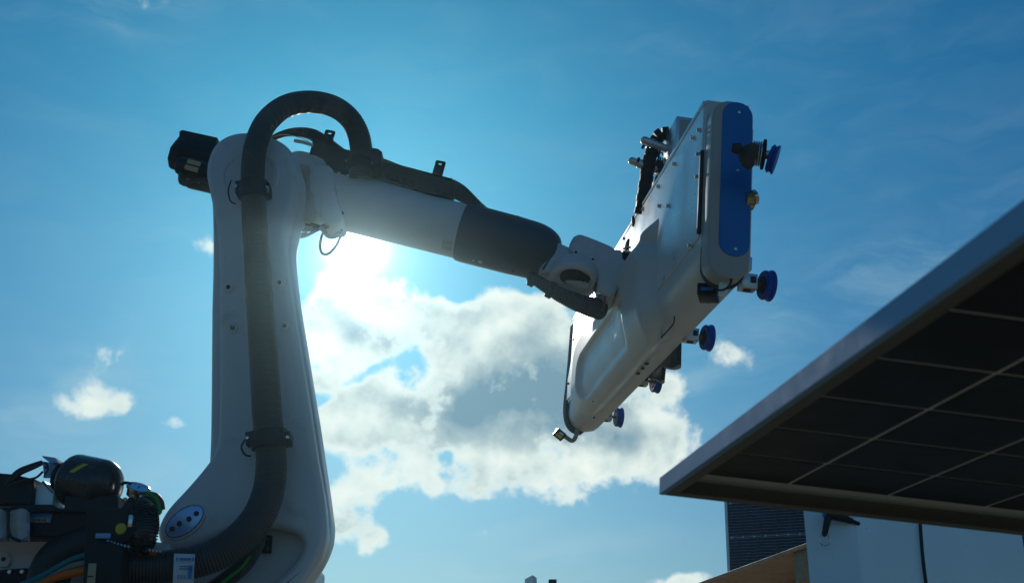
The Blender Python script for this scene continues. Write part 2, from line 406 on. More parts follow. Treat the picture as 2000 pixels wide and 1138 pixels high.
def head(bm, c, axis, r, h, hexa=False):
    lathe(bm, c, axis, [(0, r), (h * .7, r), (h, r * .75)], 6 if hexa else 12)

# ------------------------------------------------------------------ ground
bm = NB(); S = 1500
N_ = 40
g = [[bm.verts.new(((i / N_ - .5) * 2 * S, (j / N_ - .5) * 2 * S, 0)) for j in range(N_ + 1)] for i in range(N_ + 1)]
for i in range(N_):
    for j in range(N_): bm.faces.new((g[i][j], g[i + 1][j], g[i + 1][j + 1], g[i][j + 1]))
o = obj('ground', bm, 'ground'); o['kind'] = 'structure'

# ------------------------------------------------------------------ robot
robot = thing('industrial_robot', (-1.0, 4.6, 1.15), 'light grey industrial robot arm with a thick black hose looping over its elbow', 'robot arm')
YF, YB = 4.36, 4.62             # front and back of the lower arm
# rear half of the lower arm
bm = NB()
rear = [(478,262),(440,268),(418,292),(411,330),(412,380),(414,440),(414,520),(412,600),(411,700),(410,800),(408,880),(402,920),(370,965),(335,1010),(322,1060),(330,1110),(360,1160),(420,1195),(500,1195),(570,1165),(612,1115),(636,1070),(644,1030),(640,985),(628,900),(616,820),(603,740),(590,660),(578,585),(570,520),(568,470),(578,420),(586,370),(584,325),(562,285),(525,264)]
wslab(bm, rear, YF + .075, YB, .03, .04, 5)
link = obj('lower_arm', bm, 'paint', robot, 50)
# front half: long plate with the foot that hooks round a pocket
bm = NB()
front = [(478,256),(445,262),(421,278),(407,303),(402,335),(408,372),(418,420),(425,480),(427,560),(427,660),(427,760),(425,850),(415,886),(395,915),(365,950),(330,988),(313,1015),(307,1038),(314,1060),(340,1070),(380,1062),(430,1044),(480,1030),(531,1029),(570,1038),(587,1052),(588,1072),(574,1096),(548,1122),(518,1150),(505,1180),(540,1190),(575,1160),(604,1118),(626,1080),(636,1046),(636,1010),(630,960),(618,890),(606,810),(594,735),(582,660),(570,590),(561,520),(557,470),(566,420),(577,375),(577,330),(558,288),(522,264)]
wslab(bm, front, YF, YF + .11, .028, .012, 5, 6)
obj('front_shell', bm, 'paint', robot, 50)
# pivot cover disc at the elbow
bm = NB(); c = W(488, 345, YF)
lathe(bm, c + EY * .01, -EY, [(0, .125), (.017, .125), (.022, .120), (.022, .108), (.016, .104), (.016, .001)], 48)
obj('pivot_cover', bm, 'paint', robot)
# bolt bosses either side of the hose
for px, py in ((447, 562), (455, 641), (546, 553), (556, 637)):
    bm = NB(); c = W(px, py, YF)
    lathe(bm, c + EY * .004, -EY, [(0, .023), (.009, .022), (.012, .018)], 24)
    b = obj('bolt_boss', bm, 'paint', robot)
    bm = NB(); lathe(bm, c, -EY, [(.006, .0085), (.0145, .0085), (.0145, .005), (.011, .004)], 12); obj('bolt', bm, 'blackpl', b)
    bm = NB(); tube(bm, [c + EX * .02 * s + EZ * .02 * u - EY * .010 for s, u in ((1.5, .8), (1.6, -.3), (.9, -1.2), (-.2, -1.4))], .0022, 8); obj('cast_rib', bm, 'paint', b)
# slanted oval badge with four screws
bm = NB(); c = W(362, 1018, YF)
ax = (W(393, 996, YF) - W(331, 1042, YF)).normalized(); ay = Vector((-ax.z, 0, ax.x))
def ovalpts(a, b, n=40): return [Vector((a * math.cos(2 * math.pi * k / n), b * math.sin(2 * math.pi * k / n))) for k in range(n)]
def oval(bm, cen, a, b, y0, y1, r=.0): slab(bm, ovalpts(a, b), lambda p, t: cen + ax * p.x + ay * p.y + EY * t, y0, y1, r, 0, 3)
oval(bm, c, .088, .056, -.010, .006, .006); rim = obj('badge_rim', bm, 'paint', robot)
bm = NB(); oval(bm, c, .081, .0465, -.0112, -.006, 0); obj('badge_groove', bm, 'ink', robot)
bm = NB(); oval(bm, c, .078, .0435, -.0125, -.006, .001); badge = obj('oval_badge', bm, 'lobe', robot)
badge['label'] = 'pale blue oval badge with four grey dots'
for s in (-.052, -.020, .018, .051):
    bm = NB(); lathe(bm, c + ax * s + ay * (-.004 if s > 0 else .004) - EY * .0125, -EY, [(0, .0105), (.003, .010), (.003, .006), (.0015, .005)], 16); obj('screw', bm, 'core', badge)
# dark bolt plate in the pocket and small lug on the right
bm = NB(); c = W(520, 1062, YF + .07); cbox(bm, c, EX, EY, EZ, .022, .012, .034, .003); q = obj('pocket_plate', bm, 'blackpl', robot)
for s in (-1, 1):
    bm = NB(); head(bm, c + EX * .008 - EZ * .016 * s - EY * .012, -EY, .006, .006, True); obj('bolt', bm, 'steel', q)
# shoulder turret below (seen only at the bottom edge) and its base
bm = NB()
wslab(bm, [(330,1085),(420,1070),(520,1075),(596,1092),(604,1125),(604,1190),(600,1290),(320,1290),(318,1180)], YF + .13, YB + .28, .03, .03, 4)
obj('shoulder_housing', bm, 'paint', robot, 50)
bm = NB(); c = W(612, 1122, 4.6); lathe(bm, c, EX, [(-.02, .012), (.012, .012), (.016, .008)], 12); obj('lug', bm, 'blackpl', robot)
tb = W(470, 1290, 4.7)
bm = NB(); lathe(bm, Vector((tb.x, 4.75, 1.15)), EZ, [(0, .42), (.08, .42), (.10, .34), (.45, .32), (.50, .30), (tb.z - 1.15 + .05, .30)], 48); obj('turret', bm, 'paint', robot)

# upper arm along a straight axis, behind the lower arm
YA = 4.86
A0 = W(489, 345, YA); A1 = W(1080, 499, YA); AX = (A1 - A0).normalized(); AN = Vector((-AX.z, 0, AX.x))  # AN: up across the arm
def arm(px): # point on axis below photo x
    t = (px - 489) / (1080 - 489); return A0.lerp(A1, t)   # near enough: depth is constant
def al(px): return (arm(px) - A0).length
mpp = (A1 - A0).length / math.hypot(591, 154)              # metres per photo pixel on this plane
r_t = 57 * mpp
bm = NB()
lathe(bm, A0, AX, [(al(628), r_t * .96), (al(640), r_t * 1.0), (al(700), r_t * 1.01), (al(760), r_t * .99), (al(860), r_t * .965), (al(903), r_t * .955), (al(906), r_t * .93)], 56, sy=.97)
obj('forearm_tube', bm, 'paint', robot)
bm = NB()
prof = [(al(905), r_t * .90), (al(905.5), r_t * .975), (al(915), r_t * 1.0), (al(1000), r_t * .985), (al(1030), r_t * .965)]
for k in range(1, 9):
    a = math.pi / 2 * k / 8; prof.append((al(1030) + (al(1090) - al(1030)) * math.sin(a), r_t * (.40 + .565 * math.cos(a))))
lathe(bm, A0, AX, prof, 56)
cov = obj('forearm_cover', bm, 'paintdk', robot, 40)
for px, py, r, mt in ((938, 508, .011, 'alu'), (925, 505, .005, 'alu'), (1000, 530, .006, 'ink'), (1012, 428, .004, 'ink')):
    bm = NB(); dpt = (W(px, py, YA - .05) - A0); u = dpt.dot(AX); v = dpt.dot(AN); v = max(-r_t * .97, min(r_t * .97, v))
    nn = (AN * v - EY * math.sqrt(max(0, (r_t * .985) ** 2 - v * v))).normalized()
    lathe(bm, A0 + AX * u + nn * (r_t * .985 - .002), nn, [(0, r), (.005, r), (.006, r * .7)], 16); obj('cover_screw', bm, mt, cov)
# small square marking on the tube
def tube_patch(px, py, w, h, mat, name, parent, off=.0015):
    bm = NB(); dpt = (W(px, py, YA - r_t) - A0); u = dpt.dot(AX); v = dpt.dot(AN); th0 = math.asin(max(-.97, min(.97, v / r_t)))
    rs = []
    for i in range(7):
        th = th0 + (i / 6 - .5) * h / r_t
        nn = AN * math.sin(th) - EY * math.cos(th)
        rs.append([A0 + AX * (u + s * w / 2) + nn * (r_t * .985 + q) for s, q in ((-1, off), (1, off), (1, -.012), (-1, -.012))])
    rings(bm, rs); return obj(name, bm, mat, parent)
tube_patch(871, 470, .045, .045, 'capgrey', 'marking_plate', robot)
bm = NB(); c = A0 + AX * al(907); lathe(bm, c, AX, [(-.006, r_t * .94), (-.005, r_t * .968), (.004, r_t * .968), (.005, r_t * .94)], 56); obj('seam_ring', bm, 'blackpl', robot)
# elbow gearbox housing
bm = NB()
prof = []
for k in range(0, 9):
    a = math.pi / 2 * k / 8; prof.append((al(534) + (al(575) - al(534)) * (1 - math.cos(a)), .001 + 74 * mpp * math.sin(a)))
prof += [(al(605), 75 * mpp), (al(622), 72 * mpp), (al(634), 64 * mpp), (al(646), 58 * mpp), (al(650), 50 * mpp)]
lathe(bm, A0, AX, prof, 56, sx=.9); elbow = obj('elbow_housing', bm, 'paint', robot)
for k in range(9):
    bm = NB(); a = 2 * math.pi * k / 9; head(bm, A0 + AX * al(634) + (AN * math.cos(a) - EY * math.sin(a)) * 60 * mpp, AX, .007, .009, True); obj('flange_bolt', bm, 'alu', elbow)
bm = NB()
wslab(bm, [(604,330),(628,322),(650,330),(655,372),(668,420),(660,436),(632,430),(608,400)], YA - .20, YA - .04, .010, 0, 3); obj('side_gearbox', bm, 'paint', robot, 50)
bm = NB(); c = W(592, 415, YA - .16)
lathe(bm, c + EZ * .085 + EX * .012, Vector((-.12, -.1, -1)), [(0, .045), (.02, .058), (.10, .062), (.135, .058), (.15, .045), (.152, .03)], 36); obj('axis_motor', bm, 'beige', robot)
bm = NB(); cbox(bm, W(594, 334, YA - .22), AX, EY, AN, .020, .03, .02, .006); obj('sensor_block', bm, 'beige', robot)
# connectors and cables under the elbow
bm = NB()
for pts, r in (([(562,436),(585,448),(620,446),(650,432),(668,415)], .010), ([(560,455),(590,462),(622,448),(648,440)], .007), ([(566,468),(580,460),(600,456)], .008), ([(563,446),(572,472)], .006), ([(560,432),(600,437),(628,444)], .009)):
    tube(bm, [W(x, y, YA - .2 + .02 * i) for i, (x, y) in enumerate(pts)], r, 8)
obj('elbow_cables', bm, 'black', robot)
for px, py in ((563,433),(574,438),(590,441)):
    bm = NB(); cbox(bm, W(px, py, YA - .24), AX, EY, AN, .010, .012, .012, .003); obj('connector', bm, 'alu', robot)
bm = NB(); tube(bm, [W(x, y, YA - .15) for x, y in ((636,445),(628,462),(625,482),(630,495),(642,495),(655,482),(664,464),(668,448))], .0058, 10); obj('cable_loop', bm, 'black', robot)
bm = NB(); tube(bm, [W(x, y, YA - .17) for x, y in ((626,444),(634,452),(640,460),(652,462),(664,455))], .011, 10); obj('loop_connector', bm, 'greycab', robot)
# three servo motors at the back end
for (x0, y0, x1, y1, r, yy) in ((338,300,425,325,.088,YA+.02), (346,322,425,344,.050,YA-.11), (352,345,425,362,.046,YA-.02), (346,284,425,306,.062,YA+.13)):
    bm = NB(); a = W(x0, y0, yy); b = W(x1, y1, yy); L = (b - a).length
    lathe(bm, a, b - a, [(0, r * .55), (.008, r * .80), (.02, r * .88), (.05, r * .9), (.052, r), (L, r)], 8 if r > .08 else 12)
    mo = obj('servo_motor', bm, 'blackpl', robot, 30)
    if yy <= YA and r < .055:
        for s in (-.35, .25):
            bm = NB(); u = (b - a).normalized(); n2 = Vector((-u.z, 0, u.x))
            cbox(bm, a + u * L * .46 + n2 * r * s - EY * (r * .96), u, EY, n2, .032, .008, .011, .003); obj('motor_label', bm, 'tan', mo)
bm = NB(); wslab(bm, [(350,256),(356,253),(424,268),(424,300),(348,290)], YA + .0, YA + .12, .006, .006, 1); obj('motor_cover', bm, 'blackpl', robot)
bm = NB(); a = W(364, 350, YA - .12); tube(bm, [W(x, y, YA - .15) for x, y in ((352,338),(362,356),(385,352),(410,352))], .012, 10); obj('motor_cable', bm, 'black', robot)

# hose carrier on top of the upper arm
bm = NB()
wslab(bm, [(604,300),(612,268),(636,278),(656,287),(700,296),(742,306),(800,328),(846,342),(868,348),(880,352),(882,344),(884,362),(886,384),(850,380),(806,368),(790,362),(742,347),(700,346),(668,338),(640,336),(618,330)], YA - .10, YA + .06, .006, .006, 1)
carrier = obj('hose_carrier', bm, 'blackpl', robot)
carrier['label'] = 'dark rail on top of the forearm'
for k in range(14):
    bm = NB(); px = 655 + k * 16.5; py = 341 + max(0, (px - 740)) * .27 + (random.random() - .5) * 3
    cbox(bm, W(px, py, YA - .10), AX, EY, AN, .008 + random.random() * .012, .012, .006 + random.random() * .006, .002); obj('clip', bm, 'blackpl', carrier)
for (x, y, dx) in ((641, 271, 10), (857, 331, 10)):
    bm = NB(); c = W(x, y, YA - .04); hw = dx * mpp; t = .0045; u = (AX + AN * .05).normalized(); v = Vector((-u.z, 0, u.x)); hh = .055
    n = 20; hole = [(.010 * math.cos(2 * math.pi * k / n), .028 + .006 * math.sin(2 * math.pi * k / n)) for k in range(n)]
    sq = []
    for k in range(n):
        a = 2 * math.pi * k / n; cx, cy = math.cos(a), math.sin(a); m_ = max(abs(cx), abs(cy)); sq.append((cx / m_ * hw, .028 + cy / m_ * .016))
    def to(p, yy): return c + u * p[0] + v * p[1] + EY * yy
    rings(bm, [[to(p, -t) for p in hole], [to(p, -t) for p in sq], [to(p, t) for p in sq], [to(p, t) for p in hole], [to(p, -t) for p in hole]], cap=(False, False))
    box(bm, c - u * hw - v * hh - EY * t, u * hw * 2, EY * t * 2, v * (hh + .0118)); obj('tab_bracket', bm, 'blackpl', carrier)
bm = NB(); corrugated(bm, [W(x, y, YA - .03) for x, y in ((845,368),(872,366),(895,374),(914,388),(934,402),(950,415))], [.05, .047, .040, .034, .022, .02], .010, .003, 20); obj('rear_hose', bm, 'hose', robot)
bm = NB(); lathe(bm, W(930, 400, YA - .05), AX, [(-.02, .012), (-.012, .022), (.012, .022), (.02, .012)], 20); obj('hose_clip', bm, 'blackpl', robot)
bm = NB(); corrugated(bm, [W(x, y, YY) for x, y, YY in ((516,300,4.55),(528,276,4.62),(552,262,4.70),(582,258,4.76),(612,264,4.80),(640,284,4.84),(668,305,4.86))], [.012, .014, .016, .022, .03, .036, .034], .009, .002, 18); obj('elbow_hose', bm, 'hose', robot)
bm = NB(); tube(bm, [W(x, y, YY) for x, y, YY in ((524,272,4.50),(545,264,4.56),(566,264,4.62),(588,270,4.68),(604,277,4.72))], .0022, 6); obj('yellow_wire', bm, 'yellow', robot)
bm = NB(); corrugated(bm, [W(x, y, YY) for x, y, YY in ((575,275,4.64),(592,278,4.66),(612,284,4.68))], .009, .006, .002, 12); obj('white_conduit', bm, 'paper', robot)

# the big dress hose
HP = [(704,348,4.74),(705,326,4.73),(706,296,4.72),(699,260,4.70),(680,228,4.66),(646,206,4.60),(600,199,4.52),(556,209,4.44),(521,238,4.36),(501,280,4.29),(494,330,4.255),(495,400,4.25),(501,500,4.25),(508,600,4.25),(515,700,4.25),(521,800,4.25),(527,860,4.25),(530,905,4.24),(525,955,4.23),(508,1002,4.21),(478,1042,4.19),(440,1072,4.17),(395,1092,4.15),(340,1104,4.13),(285,1108,4.11),(230,1108,4.09)]
HR = [.052] * 4 + [.0505] * 5 + [.049] * 2 + [.049, .0515, .054, .056, .057, .0575, .058, .059, .060, .061, .061, .060, .060, .060, .060]
bm = NB(); corrugated(bm, [W(*p) for p in HP], HR, .0112, .0024, 32); obj('dress_hose', bm, 'hose', robot, 60)
# hose clamps
def clamp(c, axis, r, L, ears, name='hose_clamp'):
    root = None
    bm = NB(); axis = axis.normalized()
    lathe(bm, c - axis * L / 2, axis, [(0, r), (.004, r + .010), (L * .3, r + .013), (L * .7, r + .013), (L - .004, r + .010), (L, r)], 12); k = obj(name, bm, 'blackpl', robot, 25)
    s = axis.cross(EY).normalized()
    for e in (-1, 1):
        bm = NB(); cbox(bm, c + s * e * (r + ears * .45) + axis * L * .12 * e, s, EY, axis, ears * .55, .030, L * .36, .006); obj('clamp_ear', bm, 'blackpl', k)
        bm = NB(); head(bm, c + s * e * (r + ears * .6) + axis * L * .12 * e - EY * .03, -EY, .008, .010, True); obj('clamp_bolt', bm, 'steel', k)
clamp(W(495, 372, 4.25), W(495, 350, 4.25) - W(496, 400, 4.25), .051, .080, .020)
clamp(W(526, 858, 4.25), W(524, 830, 4.25) - W(528, 890, 4.25), .059, .075, .026)
clamp(W(703, 322, 4.73), EZ, .052, .05, .012)
bm = NB(); wslab(bm, [(724,288),(738,290),(746,296),(744,318),(736,324),(722,318)], 4.70, 4.80, .004, .004, 1); obj('hose_stop', bm, 'blackpl', robot)
bm = NB(); tube(bm, [W(x, y, 4.30) for x, y in ((452,352),(446,372),(450,392),(460,398))], .003, 8); obj('cable_tie', bm, 'black', robot)
bm = NB(); tube(bm, [W(x, y, 4.30) for x, y in ((484,850),(474,866),(472,876),(480,888),(490,890))], .004, 8); obj('cable_tie', bm, 'black', robot)
# second, thinner hose from the hip to the lower edge
bm = NB(); corrugated(bm, [W(x, y, 4.33) for x, y in ((512,1010),(500,1062),(478,1100),(440,1132),(400,1160))], .032, .009, .003, 20); obj('hip_hose', bm, 'hose', robot, 60)
bm = NB(); tube(bm, [W(x, y, 4.28) for x, y in ((488,1085),(470,1108),(440,1132),(420,1150))], .006, 8); obj('green_cable', bm, 'green', robot)

# wrist
bm = NB()
wslab(bm, [(1052,530),(1066,500),(1086,473),(1104,477),(1122,486),(1150,498),(1172,520),(1168,546),(1140,560),(1104,548),(1074,534)], YA - .085, YA + .085, .022, .022, 5); obj('wrist_fork', bm, 'paint', robot, 50)
bm = NB()
wslab(bm, [(1112,486),(1118,464),(1128,457),(1138,457),(1170,469),(1196,481),(1204,492),(1210,500),(1222,508),(1222,530),(1208,560),(1196,577),(1180,572),(1168,558),(1164,530),(1140,508)], YA - .12, YA + .10, .016, .03, 4); wh = obj('wrist_housing', bm, 'paint', robot, 50)
for px, py in ((1125,492),(1158,506),(1144,512)):
    bm = NB(); head(bm, W(px, py, YA - .12) + EY * .003, -EY, .0055, .006); obj('screw', bm, 'ink', wh)
bm = NB()
for i in range(14):
    a = R(150 + i * 6)
    head(bm, W(1196, 530, YA) + EX * -.004, -EY, .0001, .0001) if False else None
rc = W(1120, 538, YA - .10); rax = (CR * -.12 - CU * .80 - CF * .58).normalized()
lathe(bm, rc - rax * .06, rax, [(0, .085), (.03, .105), (.070, .108), (.082, .104), (.088, .097), (.088, .085), (.080, .078), (.072, .070), (.070, .062), (.066, .058)], 56)
wr = obj('wrist_ring', bm, 'paint', robot)
n1_ = rax.cross(EX).normalized(); n2_ = rax.cross(n1_)
for i in range(11):
    a = R(20 + i * 11); p = rc - rax * .06 + rax * .0855 + (n1_ * math.cos(a + 2.4) + n2_ * math.sin(a + 2.4)) * .1015
    bm = NB(); lathe(bm, p, rax, [(0, .0028), (.003, .0028)], 6); obj('tick_mark', bm, 'ink', wr)
bm = NB(); lathe(bm, rc - rax * .06, rax, [(.060, .060), (.071, .0615), (.075, .052), (.072, .045), (.071, .01)], 40); obj('bore_shade_disc', bm, 'black', robot)  # black disc closes the bore, its shade put into the colour
bm = NB(); wslab(bm, [(1138,520),(1152,515),(1160,522),(1156,538),(1146,545)], YA - .135, YA - .09, .006, 0, 3); obj('shaft_plug', bm, 'black', robot)

# ------------------------------------------------------------------ panel gripper (frame fitted to its outline in the photograph)
def cam2w(v): return CR * v[0] + CU * v[1] + CF * v[2]
GL = cam2w((-.123, -.288, .950)).normalized(); GL.z *= .6; GL.normalize()
GH0 = EZ.copy(); GT = GL.cross(GH0).normalized()
if GT.x < 0: GT = -GT
GT = (GT + EZ * -.085).normalized(); GH = GT.cross(GL).normalized()
if GH.z < 0: GH = -GH
GO = CAM + cam2w((.612, .067, 3.70)); LL, TT, HH = 2.60, .150, .625
KS = 1.09                         # set back so that the flange meets the wrist
GO = CAM + (GO - CAM) * KS
def Gp(l, t, h): return GO + (GL * l + GT * t + GH * h) * KS
def DT(px, py, d): return D(px, py, d * KS)
def gpix(px, py, t):              # (l, h) of the pixel on the plane at depth t of the tool
    d = ray(px, py); p0 = GO + GT * (t * KS); k = (p0 - CAM).dot(GT) / d.dot(GT); q = (CAM + d * k - GO) / KS
    return q.dot(GL), q.dot(GH)
tool = thing('panel_gripper', Gp(LL / 2, TT / 2, 0), 'long white suction gripper with a blue end panel hanging from the robot wrist', 'gripper')
# shell: section runs down the left face, round the lower corner and along the underside
def section():
    s = []
    r = .105
    s += [(0.0, HH * (1 - k / 14) + r * (k / 14)) for k in range(14)]
    for k in range(13):
        a = math.pi / 2 * k / 12; s.append((r - r * math.cos(a), r - r * math.sin(a) - .004 * (k / 12)))
    s += [(r + (TT + .008 - r) * k / 4, -.004 + .012 * k / 4) for k in range(1, 5)]
    return s
SEC = section()
arc = [0]
for a, b in zip(SEC, SEC[1:]): arc.append(arc[-1] + math.hypot(a[0] - b[0], a[1] - b[1]))
nrm = []
for i in range(len(SEC)):
    a = SEC[max(i - 1, 0)]; b = SEC[min(i + 1, len(SEC) - 1)]; dx, dy = b[0] - a[0], b[1] - a[1]; L = math.hypot(dx, dy); nrm.append((dy / L, -dx / L))
def sst(a, b, x): x = max(0, min(1, (x - a) / (b - a))); return x * x * (3 - 2 * x)
bm = NB(); nl = 90; grid = []
for j in range(nl + 1):
    l = LL * j / nl; row = []
    taper = 1 - .10 * sst(LL - .10, LL, l)
    for i, (t, h) in enumerate(SEC):
        row.append(Gp(l, TT * .5 + (t - TT * .5) * taper if j else t, h * taper if h < .3 else h))
    row += [Gp(l, TT + .012, HH * .5), Gp(l, TT, HH)]
    grid.append(row)
rings(bm, grid)
shell = obj('main_shell', bm, 'white', tool, 40)
# plate screwed to the left face
pl = [gpix(1392, 212, 0), gpix(1133, 614, 0)]
def gslab(bm, pts, t0, t1, r0=0, r1=0, st=3): slab(bm, [Vector(p) for p in pts], lambda p, t: Gp(p.x, t, p.y), t0, t1, r0, r1, st)
bm = NB(); gslab(bm, [(.02, HH - .004), (LL - .02, HH - .004), (LL - .02, .14), (1.95, .13), (.02, .125)], -.0045, .002, .0015); plate = obj('side_plate', bm, 'plate', tool, 30)
bm = NB(); gslab(bm, [(.015, HH + .004), (LL - .01, HH + .004), (LL - .01, HH - .012), (.015, HH - .012)], -.008, TT + .004, .002, .002); obj('top_edge', bm, 'alu', tool, 30)
def stadium(cx, cy, hw, hh, r, n=8):
    out = []
    for (sx, sy, a0) in ((1, 1, 0), (-1, 1, 90), (-1, -1, 180), (1, -1, 270)):
        for k in range(n + 1):
            a = R(a0 + 90 * k / n); out.append((cx + sx * (hw - r) + r * math.cos(a), cy + sy * (hh - r) + r * math.sin(a)))
    return out
# screws on the plate
for px, py in ((1384,233),(1358,270),(1382,281),(1322,321),(1378,329),(1291,365),(1310,403),(1293,403),(1261,409),(1225,460),(1353,480),(1300,543)):
    l, h = gpix(px, py, 0); l = max(.05, min(LL - .05, l)); h = min(HH - .03, h)
    bm = NB(); lathe(bm, Gp(l, -.004, h), -GT, [(0, .011), (.003, .011), (.003, .0075), (.013, .0075), (.015, .005)], 12); obj('plate_screw', bm, 'steel', plate, 30)
# far end service hatch outline with handles
l0, h0 = gpix(1145, 640, 0); 
bm = NB()
hp = [Vector(gpix(x, y, 0)) for x, y in ((1163,640),(1147,742),(1106,790),(1133,640))]
gslab(bm, [(p.x, p.y) for p in hp], -.009, -.003, .0015); hatch = obj('service_hatch', bm, 'plate', tool, 30)
for px, py in ((1121,667),(1106,765),(1136,731)):
    l, h = gpix(px, py, 0); bm = NB(); lathe(bm, Gp(min(l, LL - .04), -.009, h), -GT, [(0, .008), (.008, .007), (.010, .004)], 10); obj('plate_screw', bm, 'blackpl', hatch)
# moulded saddle on the lower corner that carries the flange
def on_sec(s):
    for i in range(len(arc) - 1):
        if arc[i + 1] >= s:
            f = (s - arc[i]) / (arc[i + 1] - arc[i]); a, b = SEC[i], SEC[i + 1]; n0, n1 = nrm[i], nrm[i + 1]
            n = (n0[0] * (1 - f) + n1[0] * f, n0[1] * (1 - f) + n1[1] * f); m_ = math.hypot(*n)
            return (a[0] * (1 - f) + b[0] * f, a[1] * (1 - f) + b[1] * f), (n[0] / m_, n[1] / m_)
    return SEC[-1], nrm[-1]
NLs, NSs = 150, 90
s0, s1 = .10, arc[-1] - .045; l0, l1 = .46, 2.22
def bulge(l, s):
    # signed mask: lower stadium (underside and corner) plus an upright ridge at the near end
    sc = .465; cl = 1.38
    q1 = math.hypot(max(0, abs(l - cl) - .62) / .18, max(0, abs(s - sc) - .09) / .12)
    m1 = 1 - sst(.58, 1.0, q1)
    ridge_l = .62 + .30 * sst(.14, .45, s)
    q2 = math.hypot((l - ridge_l) / (.085 + .24 * sst(.20, .44, s)), max(0, .27 - s) / .10)
    m2 = (1 - sst(.25, 1.0, q2)) * (1 - sst(.46, .60, s)) if s < .6 else 0
    q3 = math.hypot(max(0, abs(l - 1.42) - .42) / .13, max(0, abs(s - .50) - .035) / .060)      # recessed panel
    q4 = math.hypot(max(0, abs(l - 1.20) - .30) / .10, max(0, abs(s - .345) - .010) / .035)     # long raised crease above it
    return .072 * m1 + .060 * m2 * (1 - .75 * m1) - .022 * (1 - sst(.72, 1.0, q3)) + .012 * (1 - sst(.1, 1.0, q4))
bm = NB(); vs = []
for j in range(NLs + 1):
    l = l0 + (l1 - l0) * j / NLs; row = []
    for i in range(NSs + 1):
        s = s0 + (s1 - s0) * i / NSs; (t, h), n = on_sec(s); d = bulge(l, s) - .0025 if bulge(l, s) > .0005 else -.004
        # normals point away from the body
        nn = n if (n[0] * (t - TT) + n[1] * (h - .4)) > 0 else (-n[0], -n[1])
        row.append(bm.verts.new(Gp(l, t + nn[0] * d, h + nn[1] * d)))
    vs.append(row)
for a, b in zip(vs, vs[1:]):
    for i in range(NSs): bm.faces.new((a[i], a[i + 1], b[i + 1], b[i]))
obj('moulded_saddle', bm, 'white', tool, 60, recalc=True)
# groove line of the lower cover, small square holes
bm = NB(); pts = [gpix(x, y, 0) for x, y in ((1,1),)]
def gun(px, py, h=-.026):         # point of the underside hit by a pixel
    nU = (GH - GT * .2).normalized(); p0 = Gp(0, .11, -.0075); d = ray(px, py); k = (p0 - CAM).dot(nU) / d.dot(nU); return CAM + d * k
tube(bm, [gun(x, y) for x, y in ((1158,783),(1166,781),(1200,752),(1240,712),(1268,684),(1300,650),(1315,632),(1317,618))], .0035, 6, 4); obj('cover_seam', bm, 'ink', tool)
for px, py in ((1263,710),(1255,719),(1246,729),(1154,806),(1160,815)):
    bm = NB(); cbox(bm, gun(px, py), GL, GT, GH, .011 if px > 1200 else .006, .008 if px > 1200 else .005, .004, .001); obj('vent_hole', bm, 'ink', tool)
# near end cap: upright rounded shell with blue insert
def capslab(bm, hw, h0_, h1_, r, la, lb, r0, r1, tc=.070):
    pts = [Vector(p) for p in stadium(tc, (h0_ + h1_) / 2, hw, (h1_ - h0_) / 2, r)]
    slab(bm, pts, lambda p, t: Gp(t, p.x, p.y), la, lb, r0, r1, 5)
bm = NB(); capslab(bm, .070, -.045, .588, .062, -.085, -.006, .010, .003); cap = obj('end_cap', bm, 'capgrey', tool, 50)
bm = NB(); capslab(bm, .072, -.050, .575, .062, -.006, .012, 0, 0, .074); obj('cap_gap_fill', bm, 'ink', tool, 50)  # black filler: the shade of the gap behind the cap, as colour
bm = NB(); capslab(bm, .0515, .030, .583, .050, -.0885, -.080, .002, 0, .0845); ins = obj('blue_insert', bm, 'blue', cap, 40); ins['label'] = 'blue stadium-shaped insert'
for h in (.055, .33, .545):
    bm = NB(); lathe(bm, Gp(-.0885, .088, h), -GL, [(0, .007), (.004, .006), (.005, .003)], 12); obj('insert_screw', bm, 'steel', ins)
# black filler for the shaded slot between cap and plate
bm = NB()
lh = [Vector(gpix(x, y, 0)) for x, y in ((1379,334),(1372,350),(1366,505),(1371,512),(1377,500))]
box(bm, Gp(.004, -.012, .135), GL * .020, GT * .02, GH * .33, .003); obj('slot_dark_fill', bm, 'ink', tool)
# rear side: mounting frame towards the solar panel side
bm = NB(); box(bm, Gp(.01, TT - .004, .03), GL * (LL - .04), GT * .034, GH * .05, .004); obj('frame_rail', bm, 'alu', tool)
bm = NB(); box(bm, Gp(.0, TT + .0095, .02), GL * (LL + .0), GT * .009, GH * (HH - .06), .003); obj('back_plate', bm, 'cab', tool)
